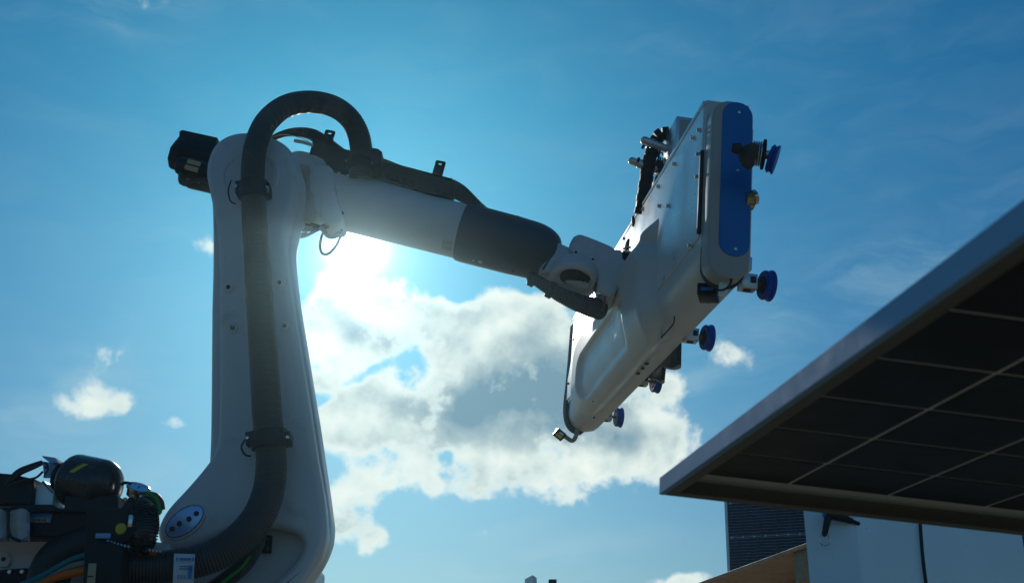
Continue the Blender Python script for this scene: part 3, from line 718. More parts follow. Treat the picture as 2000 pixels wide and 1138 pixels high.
# suction cups
def cup(l, h, t0, big=1.0, angle=0.0):
    c = Gp(l, t0, h)
    bm = NB(); cbox(bm, Gp(l, t0 + .016, h), GL, GT, GH, .028, .030, .028, .003); br = obj('cup_bracket', bm, 'alu', tool)
    for q in (0, 1):
        bm = NB()
        if q: cbox(bm, Gp(l - .0285, t0 + .028, h + .004), GL, GT, GH, .0015, .010, .012, .002)
        else: cbox(bm, Gp(l - .002, t0 + .014, h - .0285), GL, GT, GH, .012, .014, .0015, .002)
        obj('bracket_slot', bm, 'ink', br)
    ax = (GT + GH * .03 + GL * .10).normalized()
    bm = NB(); s = Gp(l, t0 + .040, h)
    pr = []
    for k in range(5): pr += [(k * .009, .0085), (k * .009 + .005, .0085), (k * .009 + .006, .0065), (k * .009 + .008, .0065)]
    lathe(bm, s, ax, pr, 16); obj('cup_stem', bm, 'copper', br)
    e = s + ax * .030
    bm = NB(); lathe(bm, e, ax, [(-.003, .012), (-.003, .031), (.004, .033)], 32); obj('cup_core', bm, 'core' if l < 1.0 else 'capgrey', br)  # near cores dark for shadow, far ones pale for sun, all by colour
    bm = NB(); R_ = .058 * big
    lathe(bm, e, ax, [(.001, R_ * .52), (-.001, R_ * .84), (.003, R_ * .92), (.009, R_ * .94), (.014, R_ * .90), (.017, R_ * .86), (.020, R_ * .88), (.025, R_ * .97), (.031, R_), (.034, R_ * .985), (.031, R_ * .8), (.026, R_ * .3)], 48); obj('suction_cup', bm, 'bluer', br, 30)
def tpos(px, py, t):              # stem base from pixel, on the plane of the rear frame
    return gpix(px, py, t)
for (px, py) in ((1455, 552), (1346, 655), (1252, 742), (1184, 812)):
    l, h = gpix(px, py, TT + .02); cup(l, h, TT + .012)
l, h = gpix(1452, 295, TT + .02)
# upper near actuator through the blue insert
ax_ = (GT * 1.0 + GL * -.18 + GH * -.06).normalized()
bm = NB(); lathe(bm, DT(1440, 290, 3.58), ax_, [(-.02, .014), (.0, .020), (.010, .020), (.014, .012)], 24); obj('actuator_hole', bm, 'black', tool)
bm = NB(); lathe(bm, DT(1446, 296, 3.62), (GT + GL * -.18 + GH * -.40).normalized(), [(0, .018), (.010, .030), (.030, .046), (.052, .048), (.060, .040)], 32); act = obj('upper_actuator', bm, 'core', tool)
bm = NB(); s = DT(1474, 300, 3.62)
for k in range(4): lathe(bm, s + ax_ * (k * .008 - .008), ax_, [(0, .030), (.001, .044), (.004, .044), (.005, .030)], 24)
obj('coil_spring', bm, 'alu', tool)
bm = NB(); n3_ = ax_.cross(EZ).normalized(); m3_ = n3_.cross(ax_)
lathe(bm, s + ax_ * .026, ax_, [(0, .02), (0, .046), (.008, .046), (.008, .02)], 32)
for k in range(26):
    a = 2 * math.pi * k / 26; u = n3_ * math.cos(a) + m3_ * math.sin(a)
    cbox(bm, s + ax_ * .030 + u * .048, u, ax_, ax_.cross(u), .005, .004, .0024)
obj('sprocket', bm, 'black', tool)
bm = NB(); lathe(bm, s + ax_ * .034, ax_, [(0, .016), (.026, .016)], 16); obj('hub_stub', bm, 'alu', tool)
bm = NB(); e = s + ax_ * .052 + GH * -.012
lathe(bm, e, (ax_ + GH * -.25 + GL * -.1).normalized(), [(-.006, .018), (-.004, .042), (.002, .050), (.006, .050), (.010, .045), (.014, .047), (.020, .052), (.024, .051), (.020, .03)], 40); obj('suction_cup', bm, 'bluer', tool, 30)
bm = NB(); lathe(bm, DT(1455, 392, 3.72), GT, [(0, .031), (.030, .031), (.034, .024), (.036, .01)], 28); obj('side_motor', bm, 'brass', tool)
bm = NB(); lathe(bm, DT(1470, 386, 3.70), (GT + GH * .4).normalized(), [(0, .027), (.012, .027), (.016, .020)], 24); obj('side_motor_cap', bm, 'steel', tool)
# dark flaps under the rear frame
for (pts) in ([(1332,666),(1331,716),(1320,719),(1300,714),(1290,706),(1280,690),(1312,672)], [(1302,715),(1299,746),(1290,741),(1270,735),(1262,728),(1280,706)]):
    bm = NB(); q = [gpix(x, y, TT + .07) for x, y in pts]; gslab(bm, q, TT + .055, TT + .072, .001); fl = obj('rubber_flap', bm, 'black', tool, 25)
    bm = NB(); e = [gpix(x, y, TT + .07) for x, y in pts[1:5]]; tube(bm, [Gp(a, TT + .064, b) for a, b in e], .010, 6, 3); obj('flap_hem', bm, 'tan', fl)
# corner sensor on the underside near the cap
def uframe(px, py): return gun(px, py)
c = uframe(1384, 561) - GH * .022
bm = NB(); X_ = (GL * .9 + GT * .35).normalized(); Y_ = GH.cross(X_).normalized(); cbox(bm, c, X_, Y_, GH, .052, .036, .022, .004); se = obj('range_sensor', bm, 'blackpl', tool)
bm = NB(); cbox(bm, c - GH * .0235 - X_ * .010, X_, Y_, GH, .030, .022, .0025, .001); obj('sensor_label', bm, 'ink', se)
bm = NB(); cbox(bm, c - X_ * .0525 - GH * .002, X_, Y_, GH, .0015, .022, .006, .001); obj('sensor_window', bm, 'bluelab', se)
bm = NB(); tube(bm, [c + X_ * .05 + Y_ * -.01, c + X_ * .08 + GH * .005, c + X_ * .10 + GH * .018], .007, 8); obj('sensor_plug', bm, 'black', se)
bm = NB(); tube(bm, [DT(x, y, 3.62) for x, y in ((1396,566),(1412,566),(1424,558),(1428,546),(1425,538))], .0042, 8); obj('sensor_cable', bm, 'black', tool)
bm = NB(); cbox(bm, DT(1412, 556, 3.66), GT, GL, GH, .013, .012, .040, .003); obj('cable_bracket', bm, 'cab', tool)
bm = NB(); lathe(bm, gun(1384, 592), -GH, [(-.002, .0075), (.0015, .0075), (.0015, .0055), (-.002, .0055)], 16); obj('grommet', bm, 'paper', tool)
# black gasket lip at the far end with the small laser sensor on its arm
bm = NB(); pts = []
far = [(-.005, .60), (-.007, .30), (-.012, .15), (.000, .06), (.030, .012), (.070, -.006), (.095, -.006)]
rings(bm, [[Gp(LL + .004, t, h), Gp(LL + .05, t - .006, h - .006), Gp(LL + .05, t + .03, h + .03), Gp(LL + .004, t + .03, h + .03)] for t, h in [(p.x, p.y) for p in crom([(a, b, 0) for a, b in far], 5)]]); obj('end_seal', bm, 'ink', tool)
fz = 6.15
bm = NB(); tube(bm, [DT(x, y, fz) for x, y in ((1128,832),(1127,844),(1122,857),(1116,860),(1108,855),(1100,849))], .013, 8, 3); la = obj('laser_arm', bm, 'greycab', tool)
bm = NB(); cu = (DT(1102, 861, fz) - DT(1086, 848, fz)).normalized(); cv = (DT(1100, 835, fz) - DT(1085, 850, fz)).normalized(); cw = cu.cross(cv).normalized()
cbox(bm, DT(1093, 848, fz - .02), cu, cv, cw, .030, .026, .030, .003); ls = obj('laser_sensor', bm, 'blackpl', tool)
fc = DT(1093, 848, fz - .02); sg = -1 if cw.dot(CF) > 0 else 1
bm = NB(); cbox(bm, fc + cw * sg * .0305 - cv * .006, cu, cv, cw, .018, .009, .001); obj('warning_label', bm, 'yellow', ls)
bm = NB(); cbox(bm, fc + cw * sg * .0305 + cv * .013, cu, cv, cw, .014, .006, .001); obj('type_label', bm, 'paper', ls)
bm = NB(); cbox(bm, fc - cu * .031 + cv * .008, cu, cv, cw, .002, .010, .018, .001); obj('lens', bm, 'steel', ls)

# flange between wrist and tool
fl_, fh_ = gpix(1224, 530, -.01)
fc = Gp(fl_, -.005, fh_)
wc = W(1196, 530, YA)
fax = -GT * .98 + GL * .05; fax.normalize()
bm = NB(); lathe(bm, fc, fax, [(-.02, .100), (.008, .100), (.010, .088), (.020, .088), (.022, .098), (.034, .098)], 48); obj('tool_flange', bm, 'blackpl', tool)
bm = NB()
lathe(bm, fc, fax, [(.036, .090), (.042, .097), (.075, .097), (.12, .082), (.135, .065)], 48); obj('wrist_flange', bm, 'paint', robot)
for i in range(12):
    a = 2 * math.pi * i / 12; u = fax.cross(EZ).normalized(); v = u.cross(fax)
    bm = NB(); lathe(bm, fc + fax * .012 + (u * math.cos(a) + v * math.sin(a)) * .115, fax, [(-.03, .006), (.012, .006), (.016, .004)], 8); obj('flange_bolt', bm, 'steel', tool)
bm = NB(); e = fc + GH * .06; box(bm, e - GL * .02 + GT * -.01, GL * .12, GT * .012, GH * .10, .003); obj('flange_wedge', bm, 'blackpl', tool)
# hose under the wrist
bm = NB(); corrugated(bm, [W(x, y, YY) for x, y, YY in ((1034,538,4.80),(1062,556,4.79),(1092,574,4.80),(1122,588,4.82),(1150,598,4.85),(1176,604,4.90))], [.022, .030, .036, .040, .046, .052], .009, .003, 22); obj('wrist_hose', bm, 'hose', robot, 60)
for px, py, r in ((1040,546,.033),(1076,566,.040)):
    bm = NB(); lathe(bm, W(px, py, 4.80), (W(px + 30, py + 16, 4.80) - W(px, py, 4.80)), [(-.016, r * .8), (-.012, r), (.012, r), (.016, r * .8)], 20); obj('hose_cuff', bm, 'black', robot)
bm = NB(); tube(bm, [W(x, y, 4.76) for x, y in ((1182,578),(1180,592),(1176,606))], .005, 8); obj('red_cable', bm, 'red', robot)
for px, py in ((1190,570),(1184,578),(1170,573)):
    bm = NB(); cbox(bm, W(px, py, 4.78), EX, EY, EZ, .014, .012, .008, .003); obj('air_fitting', bm, 'steel', robot)

# gear standing out at the top left of the tool
TB = .62
def tb(px, py, l_off=0.0): return DT(px, py, 4.72)
bm = NB()
alum = [(1306,246),(1326,240),(1356,247),(1350,262),(1330,300),(1316,322),(1302,318)]
def dslab(bm, px, d0, d1, r=.0, smooth=1):
    P = [Vector((x, y)) for x, y in px]
    q = [Vector(((x - 1000) / F * d0, (569 - y) / F * d0)) for x, y in px]
    slab(bm, q, lambda p, t: CAM + CR * p.x + CU * p.y + CF * t, d0, d1, r, 0, 3)
bx0 = DT(1340, 275, 4.25); u_ = GT; 
bm = NB(); cbox(bm, DT(1344, 282, 4.70), GT, GL, GH, .085, .11, .075, .004); ab = obj('valve_box', bm, 'alu', tool)
bm = NB(); cbox(bm, DT(1344, 282, 4.70) - GL * .111, GT, GL, GH, .070, .002, .060, .002); obj('box_cover', bm, 'capgrey', ab)
bm = NB(); tube(bm, [DT(x, y, 4.75) for x, y in ((1252,274),(1258,271),(1278,278),(1310,292),(1345,306),(1360,310))], [.010] + [.018] * 30, 12, 6) if False else lathe(bm, DT(1252, 272, 4.75), DT(1345, 308, 4.75) - DT(1252, 272, 4.75), [(0, .006), (.004, .014), (.012, .019), (.05, .020), (.052, .022), (.056, .022), (.058, .019), (.20, .019)], 20)
obj('air_cylinder', bm, 'alu', tool)
bm = NB(); lathe(bm, DT(1228, 312, 4.79), DT(1290, 336, 4.79) - DT(1228, 312, 4.79), [(0, .006), (.004, .013), (.012, .018), (.045, .018), (.047, .022), (.075, .022), (.077, .017), (.14, .017)], 20); obj('air_cylinder', bm, 'alu', tool)
bm = NB()
for (x, y, dx, dy) in ((1246,316,2,-8),(1258,283,-3,6)): lathe(bm, DT(x, y, 4.77), DT(x + dx, y + dy, 4.77) - DT(x, y, 4.77), [(0, .007), (.02, .006)], 8)
obj('cylinder_fittings', bm, 'blackpl', tool)
# cable chain: links stacked along a bent path
path = [DT(x, y, 4.79) for x, y in ((1318,264),(1300,260),(1286,266),(1276,285),(1269,310),(1264,335),(1260,362),(1256,388),(1253,412),(1248,428))]
pth = resample(crom(path, 10), .030)
for i, (a, b) in enumerate(zip(pth, pth[1:])):
    bm = NB(); u = (b - a).normalized(); w_ = u.cross(CF).normalized(); q_ = u.cross(w_)
    wd = .030
    cbox(bm, (a + b) / 2 + w_ * (.0015 if i % 2 else -.0015), u, w_, q_, .0152, wd, .022, .003, 1); obj('chain_link', bm, 'blackpl', tool)
bm = NB()
random.seed(3)
for k in range(11):
    a = (1290 + random.uniform(-4, 10), 292 + random.uniform(-4, 30)); b = (1262 + random.uniform(8, 50), 340 + random.uniform(-10, 40)); c_ = ((a[0] + b[0]) / 2 + random.uniform(-14, 14), (a[1] + b[1]) / 2 + random.uniform(-12, 12)); dd = random.uniform(4.72, 4.9)
    tube(bm, [DT(a[0], a[1], dd), DT(c_[0], c_[1], dd), DT(b[0], b[1], dd), DT(b[0] + 20, b[1] + 10, dd)], random.choice([.0025, .0035, .005]), 6, 5)
obj('air_lines', bm, 'black', tool)
for (x, y, hx, hz) in ((1290,328,.030,.022),(1284,362,.018,.034),(1300,342,.02,.03),(1278,382,.014,.03),(1310,325,.03,.02),(1292,352,.03,.016)):
    bm = NB(); cbox(bm, DT(x, y, 4.88), GL, GT, GH, .04, hx, hz, .004); obj('valve_body', bm, random.choice(['blackpl', 'capgrey', 'alu', 'greycab']), tool)
bm = NB(); lathe(bm, DT(1246, 432, 4.92), EZ, [(-.03, .02), (-.02, .03), (.02, .03), (.03, .015)], 16); obj('chain_anchor', bm, 'blackpl', tool)

# ------------------------------------------------------------------ overhead solar panel (pose fitted to its cell grid)
pu = cam2w((.143, .352, -.925)).normalized(); pv = cam2w((.986, -.128, .104)); pv = (pv - pu * pv.dot(pu)).normalized(); pn = pv.cross(pu).normalized()
if pn.z < 0: pn = -pn
PO = CAM + cam2w((.339, -.350, 2.2))        # inner corner of the cell grid, at glass level
pa, pb, pj = .189, .2039, .0624
NU, NV = 10, 6
oz = .0                                      # cell level
def Pp(u, v, n): return PO + pu * u + pv * v + pn * n
sp1 = thing('solar_panel', Pp(.9, .6, -.03), 'dark solar panel with silver frame seen from below at the right edge', 'solar panel')
# corner of the frame: from the photographed corner (1287,965) lower, (1283,930) upper
def ppix(px, py, n):
    d = ray(px, py); p0 = PO + pn * n; k = (p0 - CAM).dot(pn) / d.dot(pn); q = CAM + d * k - PO; return q.dot(pu), q.dot(pv)
FH = .0345
zb = -.030                                   # underside of frame relative to the cells
cu0, cv0 = ppix(1287, 965, zb)
print('panel corner u,v', cu0, cv0, 'inner', ppix(1377, 936, zb), ppix(1291,905,0))
U1 = NU * pa + .03; V1 = NV * pb + .03
def pbox(u0, u1, v0, v1, n0, n1, bev=.001):
    bm = NB(); box(bm, Pp(u0, v0, n0), pu * (u1 - u0), pv * (v1 - v0), pn * (n1 - n0), bev, 1); return bm
fi = .032
for (u0, u1, v0, v1) in ((cu0, U1, cv0, cv0 + .012), (cu0, U1, V1 - .012, V1)): obj('frame_rail', pbox(u0, u1, v0, v1, zb, zb + FH), 'aludk', sp1)
for (u0, u1) in ((cu0, cu0 + .012), (U1 - .012, U1)): obj('frame_rail', pbox(u0, u1, cv0 + .0121, V1 - .0121, zb, zb + FH), 'flange', sp1)  # short rails take the brown copy with the ground light in its colour
for (u0, u1, v0, v1) in ((cu0 + .013, U1 - .013, cv0 + .0125, cv0 + fi), (cu0 + .013, U1 - .013, V1 - fi, V1 - .0125), (cu0 + .0125, cu0 + fi, cv0 + fi + .0005, V1 - fi - .0005), (U1 - fi, U1 - .0125, cv0 + fi + .0005, V1 - fi - .0005)):
    obj('frame_flange', pbox(u0, u1, v0, v1, zb + .0005, zb + .0035, 0), 'flange', sp1, 0)
obj('glass_sheet', pbox(cu0 + .0125, U1 - .0125, cv0 + .0125, V1 - .0125, .0015, .0055, 0), 'sheet', sp1, 0)
cellme = None
vv = [k * pb for k in range(NV)]
g_ = .0042
for i in range(NU):
    for j in range(NV):
        u0, u1 = i * pa + g_, (i + 1) * pa - g_; 
        va = max(vv[j], cv0 + .0135) + g_ if j == 0 else vv[j] + g_; vb = (vv[j + 1] if j + 1 < len(vv) else vv[j] + pb) - g_
        if j == 0: va = max(0, cv0 + .014)
        if vb > V1 - .014: vb = V1 - .014
        if vb - va < .01: continue
        if j == 0 or vb - va < pb - 3 * g_:
            obj('solar_cell', pbox(u0, u1, va, vb, 0, .0012, 0), 'cell', sp1, 0)
        else:
            if cellme is None:
                bm = NB(); box(bm, Vector((0, 0, 0)), pu * (u1 - u0), pv * (vb - va), pn * .0012)
                o = obj('solar_cell', bm, 'cell', None, 0); o.parent = sp1; cellme = o.data
            else:
                o = bpy.data.objects.new('solar_cell', cellme); col.objects.link(o); o.parent = sp1
            o.location = Pp(u0, va, 0) - sp1.location
# rack that carries it, out of frame to the right
rack = thing('panel_rack', (1.6, 1.6, 0), 'steel rack posts that carry the overhead solar panel', 'rack')
for u in (.35, 1.5):
    a = Pp(u, V1 - .10, zb - .022); 
    bm = NB(); cbox(bm, a + pv * .25, pv, pu, pn, .35, .02, .020, .002); obj('rail', bm, 'aludk', rack)
    bm = NB(); q = a + pv * .50; box(bm, Vector((q.x - .025, q.y - .025, 0)), EX * .05, EY * .05, EZ * (q.z - .02)); obj('post', bm, 'aludk', rack)

# ------------------------------------------------------------------ pale blue cabinet below the panel
YC = 3.35
cabt = W(1573, 960, YC)
bm = NB()
xl = W(1575, 1060, YC).x; xr = W(1668, 1060, YC - .0).x
q = [Vector((xl, YC + .02)), Vector((xr - .03, YC - .035)), Vector((xr - .008, YC - .034)), Vector((xr + .012, YC - .02)), Vector((xr + .06, YC + .06)), Vector((xr + .95, YC + .40)), Vector((xr + .95, YC + 1.1)), Vector((xl, YC + 1.1))]
q = [Vector((xl, YC)), Vector((xr - .02, YC - .035)), Vector((xr - .006, YC - .033)), Vector((xr + .006, YC - .022)), Vector((xr + .018, YC + .0)), Vector((xr + 1.0, YC + 1.15)), Vector((xr + .9, YC + 1.6)), Vector((xl + .42, YC + 1.0))]
ztop = W(1600, 985, YC).z + .18
slab(bm, q, lambda p, t: Vector((p.x, p.y, t)), .55, ztop, .02, .05, 5)
cabn = thing('machine_cabinet', (xr + .3, YC + .5, .0), 'pale blue painted machine cabinet below the overhead solar panel', 'cabinet')
obj('body', bm, 'cab', cabn, 40)
bm = NB(); box(bm, Vector((xl + .45, YC + .30, 0)), EX * .5, EY * .6, EZ * .548); obj('plinth', bm, 'blackpl', cabn)
bm = NB(); st0 = Vector((q[5].x - q[4].x, q[5].y - q[4].y, 0)).normalized(); 
def cabface(px, py):
    nC = Vector((st0.y, -st0.x, 0)).normalized(); p0 = Vector((q[4].x, q[4].y, 0)); d = ray(px, py); k = (p0 - CAM).dot(nC) / d.dot(nC); return CAM + d * k, nC
p1, nC = cabface(1792, 960); p2, _ = cabface(1800, 1080); p3, _ = cabface(1812, 1175)
tube(bm, [p1, p2, p3], .0085, 8, 6); obj('edge_strap', bm, 'black', cabn)
# clamping lever with key ring
bm = NB(); yL = YC - .06
lathe(bm, W(1668, 1018, YC - .03), W(1640, 1008, yL) - W(1668, 1018, YC - .03), [(-.01, .006), (.02, .006), (.022, .010), (.05, .011)], 14)
lev = thing('clamp_lever', W(1640, 1008, yL), 'black clamping lever with a small key ring on the cabinet corner', 'clamp lever')
bm.free(); bm = NB(); lathe(bm, W(1672, 1020, YC - .034), W(1640, 1008, yL) - W(1672, 1020, YC - .034), [(-.01, .006), (.016, .006), (.018, .009), (.06, .012)], 14); obj('spindle', bm, 'blackpl', lev)
bm = NB(); lathe(bm, W(1648, 1010, yL), W(1610, 1000, yL) - W(1648, 1010, yL), [(-.01, .012), (.02, .015), (.05, .015), (.056, .010)], 16); obj('hub', bm, 'black', lev)
bm = NB(); lathe(bm, W(1613, 1003, yL), EX * -1, [(0, .011), (.006, .011), (.009, .007)], 14); obj('push_button', bm, 'blue', lev)
bm = NB(); lathe(bm, W(1618, 1006, yL), W(1610, 1043, yL) - W(1618, 1006, yL), [(0, .012), (.02, .010), (.055, .0085), (.062, .004)], 14); obj('handle', bm, 'black', lev)
bm = NB(); c = W(1611, 1054, yL); rr = .0155
pts = [c + EX * rr * math.cos(2 * math.pi * k / 28) + EZ * rr * math.sin(2 * math.pi * k / 28) for k in range(29)]
rings(bm, frame_rings(pts, .0021, 8), cap=(True, True)); kr = obj('key_ring', bm, 'steel'); kr['label'] = 'thin steel key ring hanging from the clamping lever'; kr['category'] = 'key ring'

# ------------------------------------------------------------------ pallet with upright panel behind
YP = 5.2
pal = thing('wooden_pallet', W(1560, 1130, YP + .2), 'raised plywood pallet with a pine block beside the cabinet', 'pallet')
a = W(1577, 1067, 4.55); b0 = ray(1370, 1141); kz = (a.z - 1.5) / b0.z; b = CAM + b0 * kz
ed = (b - a).normalized(); nrm_ = Vector((-ed.y, ed.x, 0)).normalized()
if nrm_.x < 0: nrm_ = -nrm_
aa = a - ed * .04
bm = NB(); box(bm, aa - EZ * .0, ed * 1.9, nrm_ * 1.1, EZ * .016, .001, 1); obj('plywood_deck', bm, 'ply', pal)
aa2 = aa
zt = a.z
c = W(1563, 1110, 4.62)
bm = NB(); pz = ray(1549, 1082); 
bl = a - ed * .00 + nrm_ * .012
k0 = (bl - a)
w_b = .10
# block under the deck just left of the cabinet edge
t_ = None
for s in [i * .005 for i in range(0, 400)]:
    pp = a + ed * s + nrm_ * .015; dd = pp - CAM; sx = 1000 + F * dd.dot(CR) / dd.dot(CF)
    if sx < 1549: t_ = s; break
t_ = t_ or .1
bm = NB(); box(bm, a + ed * (t_ - .14) + nrm_ * .015 - EZ * .1205, ed * .14, nrm_ * .12, EZ * .12, .002, 1); obj('pine_block', bm, 'block', pal)
bm = NB(); box(bm, a + ed * (1.2) + nrm_ * .45 - EZ * .1205, ed * .14, nrm_ * .12, EZ * .12, .002, 1); obj('pine_block', bm, 'block', pal)
bm = NB(); box(bm, a + ed * .30 + nrm_ * .60 - EZ * .1205, ed * .14, nrm_ * .12, EZ * .12, .002, 1); obj('pine_block', bm, 'block', pal)
stand = thing('pallet_stand', (a.x + .4, a.y + .4, 0), 'steel trestle that carries the raised pallet behind the cabinet', 'trestle')
bm = NB(); zz = a.z - .121
box(bm, Vector((a.x + .05, a.y + .0, zz - .06)) + nrm_ * .35, ed * 1.2, nrm_ * .5, EZ * .0595); obj('beam', bm, 'blackpl', stand)
for s in (.06, 1.1):
    bm = NB(); p = Vector((a.x + .05, a.y, 0)) + nrm_ * .55 + ed * s; box(bm, Vector((p.x, p.y, 0)), EX * .06, EY * .06, EZ * (zz - .061)); obj('post', bm, 'blackpl', stand)
# upright dark panel standing on it
p0r = ray(1421, 1125); kk = (zt + .017 - 1.5) / p0r.z; pl0 = CAM + p0r * kk
pe = -ed.copy(); 
up1 = thing('upright_solar_panel', pl0, 'dark blue solar panel standing upright on the plywood pallet', 'solar panel')
pe = Vector((.93, -.36, 0)).normalized(); pt = Vector((-pe.y, pe.x, 0))
if pt.y < 0: pt = -pt
tlt = (EZ + EX * .02).normalized()
PWid, PHei = 1.7, .58
bm = NB(); box(bm, pl0, pe * .014, pt * .035, tlt * PHei, .001, 1); obj('frame_rail', bm, 'alu', up1)
bm = NB(); box(bm, pl0 + pe * (PWid - .014), pe * .014, pt * .035, tlt * PHei, .001, 1); obj('frame_rail', bm, 'alu', up1)
bm = NB(); box(bm, pl0 + pe * .0142, pe * (PWid - .0284), pt * .035, tlt * .014, .001, 1); obj('frame_rail', bm, 'alu', up1)
bm = NB(); box(bm, pl0 + pe * .0142 + tlt * (PHei - .014), pe * (PWid - .0284), pt * .035, tlt * .014, .001, 1); obj('frame_rail', bm, 'alu', up1)
def celldk(N, P, c, p): return N.mix(N.ss(N.noise(P, 40, 5, .7), .35, .7), c, (.012, .018, .045))
M['cellblue'] = material('blue_black_cell', (.012, .020, .060), .28, var=.2, scale=10, extra=celldk)
bm = NB(); box(bm, pl0 + pe * .0142 + tlt * .0142 + pt * .006, pe * (PWid - .0284), pt * .005, tlt * (PHei - .0284)); obj('glass_sheet', bm, M['cellblue'], up1, 0)
rowh = .165
for r_ in range(3):
    for c__ in range(10):
        x0 = .018 + c__ * .166; z0 = .018 + r_ * .170
        bm = NB(); box(bm, pl0 + pe * x0 + tlt * z0 + pt * .0045, pe * .1645, pt * .0012, tlt * .1675); cc_ = obj('solar_cell', bm, M['cellblue'], up1, 0)
for r_ in range(1, 4):
    bm = NB(); z0 = .018 + r_ * .170 - .0014
    box(bm, pl0 + pe * .016 + tlt * z0 + pt * .0035, pe * (PWid - .032), pt * .0008, tlt * .0016)
    for c__ in range(30): cbox(bm, pl0 + pe * (.03 + c__ * .055) + tlt * (z0 + .0008) + pt * .0032, pe, pt, tlt, .0035, .0006, .0035)
    obj('ribbon', bm, 'alu', up1, 0)
bm = NB()
for r_ in range(38):
    box(bm, pl0 + pe * .016 + tlt * (.02 + r_ * .0145) + pt * .0040, pe * (PWid - .032), pt * .0003, tlt * .0007)
o = obj('grid_fingers', bm, 'sheet', up1, 0); o['kind'] = 'stuff'

# ------------------------------------------------------------------ distant items at the lower edge
bm = NB(); fpx = [(1024,1124),(1038,1123.5),(1047,1128),(1047,1160),(1024,1160)]
Yd = 7.0
pb_ = thing('signal_plate', Vector((W(1036, 1140, Yd).x, Yd, 0)), 'pale plate on a post poking up at the bottom of the sky', 'plate')
a = W(1024, 1132, Yd); 
bm = NB(); rings(bm, [[W(1025, 1130, Yd), W(1040, 1122, Yd), W(1041, 1160, Yd), W(1025, 1160, Yd)], [W(1025, 1130, Yd) + Vector((.012, .06, 0)), W(1040, 1122, Yd) + Vector((.026, .03, -.012)), W(1041, 1160, Yd) + Vector((.026, .03, 0)), W(1025, 1160, Yd) + Vector((.012, .06, 0))]]); obj('plate', bm, 'cab', pb_, 20)
zb_ = W(1036, 1156, Yd).z
bm = NB(); box(bm, Vector((W(1030, 1140, Yd).x, Yd + .012, 0)), EX * .02, EY * .02, EZ * zb_); obj('post', bm, 'blackpl', pb_)
pc_ = thing('junction_box', Vector((W(1079, 1140, Yd).x, Yd, 0)), 'small dark box on a post at the bottom edge of the sky', 'box')
c = W(1079, 1139, Yd); bm = NB(); cbox(bm, c, EX, EY, (EZ + EX * .05).normalized(), .024, .03, .024, .004); obj('box_body', bm, 'blackpl', pc_)
bm = NB(); box(bm, Vector((c.x - .01, Yd, 0)), EX * .02, EY * .02, EZ * (c.z - .02)); obj('post', bm, 'blackpl', pc_)

# ------------------------------------------------------------------ carrier vehicle and the gear on it, lower left
car = thing('robot_carrier', (-1.2, 4.6, 0), 'grey and black machine carrier under the robot at lower left', 'carrier vehicle')
bm = NB(); box(bm, Vector((-3.0, 3.85, .55)), EX * 2.9, EY * 1.7, EZ * .60, .03); obj('chassis', bm, 'blackpl', car)
for x in (-2.5, -.7):
    for y in (3.72, 5.52):
        bm = NB(); lathe(bm, Vector((x, y, .42)), EY, [(0, .20), (.0, .34), (.03, .41), (.06, .42), (.15, .42), (.18, .41), (.21, .34), (.21, .2)], 36); w_ = obj('wheel', bm, 'black', car)
        bm = NB(); lathe(bm, Vector((x, y + .02, .42)), EY, [(-.035, .05), (-.03, .19), (.17, .19), (.18, .05)], 24); obj('rim', bm, 'greycab', w_)
# grey casing behind the hoses
bm = NB(); wslab(bm, [(-160,1040),(60,1042),(180,1046),(262,1050),(330,1060),(330,1400),(-160,1400)], 4.32, 4.9, .02, 0, 1); cas = obj('grey_casing', bm, 'paint', car)
bm = NB(); z = W(0, 1400, 4.32).z; 
bm.free()
bm = NB(); wslab(bm, circ(6, 1092, 15, 17, 6), 4.305, 4.33, .003, 0, 1); hx = obj('hex_cover', bm, 'paint', car)
bm = NB(); head(bm, W(7, 1091, 4.305), -EY, .008, .006); obj('bolt', bm, 'ink', hx)
bm = NB(); wslab(bm, [(-10,1112),(50,1108),(60,1118),(62,1150),(-10,1150)], 4.28, 4.33, .004, 0, 1); tr = obj('terminal_strip', bm, 'blackpl', car)
for px in (20, 44):
    bm = NB(); head(bm, W(px, 1116, 4.28), -EY, .0095, .010, True); obj('bolt', bm, 'alu', tr)
# beam
bm = NB(); wslab(bm, [(-120,988),(20,990),(168,994),(262,998),(262,1050),(-120,1044)], 4.12, 4.26, .006, .006, 1); beam = obj('cross_beam', bm, 'blackpl', car)
bm = NB(); tube(bm, [W(x, y, 4.12) for x, y in ((-20,989),(60,990),(165,994))], .004, 8); obj('beam_edge', bm, 'alu', beam)
bm = NB(); cbox(bm, W(74, 1009, 4.118), EX, EY, EZ, .050, .002, .020, .001); lb = obj('type_plate', bm, 'bluelab', beam); lb['label'] = 'blue and tan type plate'
bm = NB(); cbox(bm, W(79, 1015, 4.1155), EX, EY, EZ, .034, .001, .007, .0005); obj('plate_strip', bm, 'tan', lb)
bm = NB()
for k in range(5): cbox(bm, W(66 + k * 5.5, 1015, 4.114), EX, EY, EZ, .003, .0006, .0045 - .001 * (k % 2))
obj('plate_print', bm, 'ink', lb)
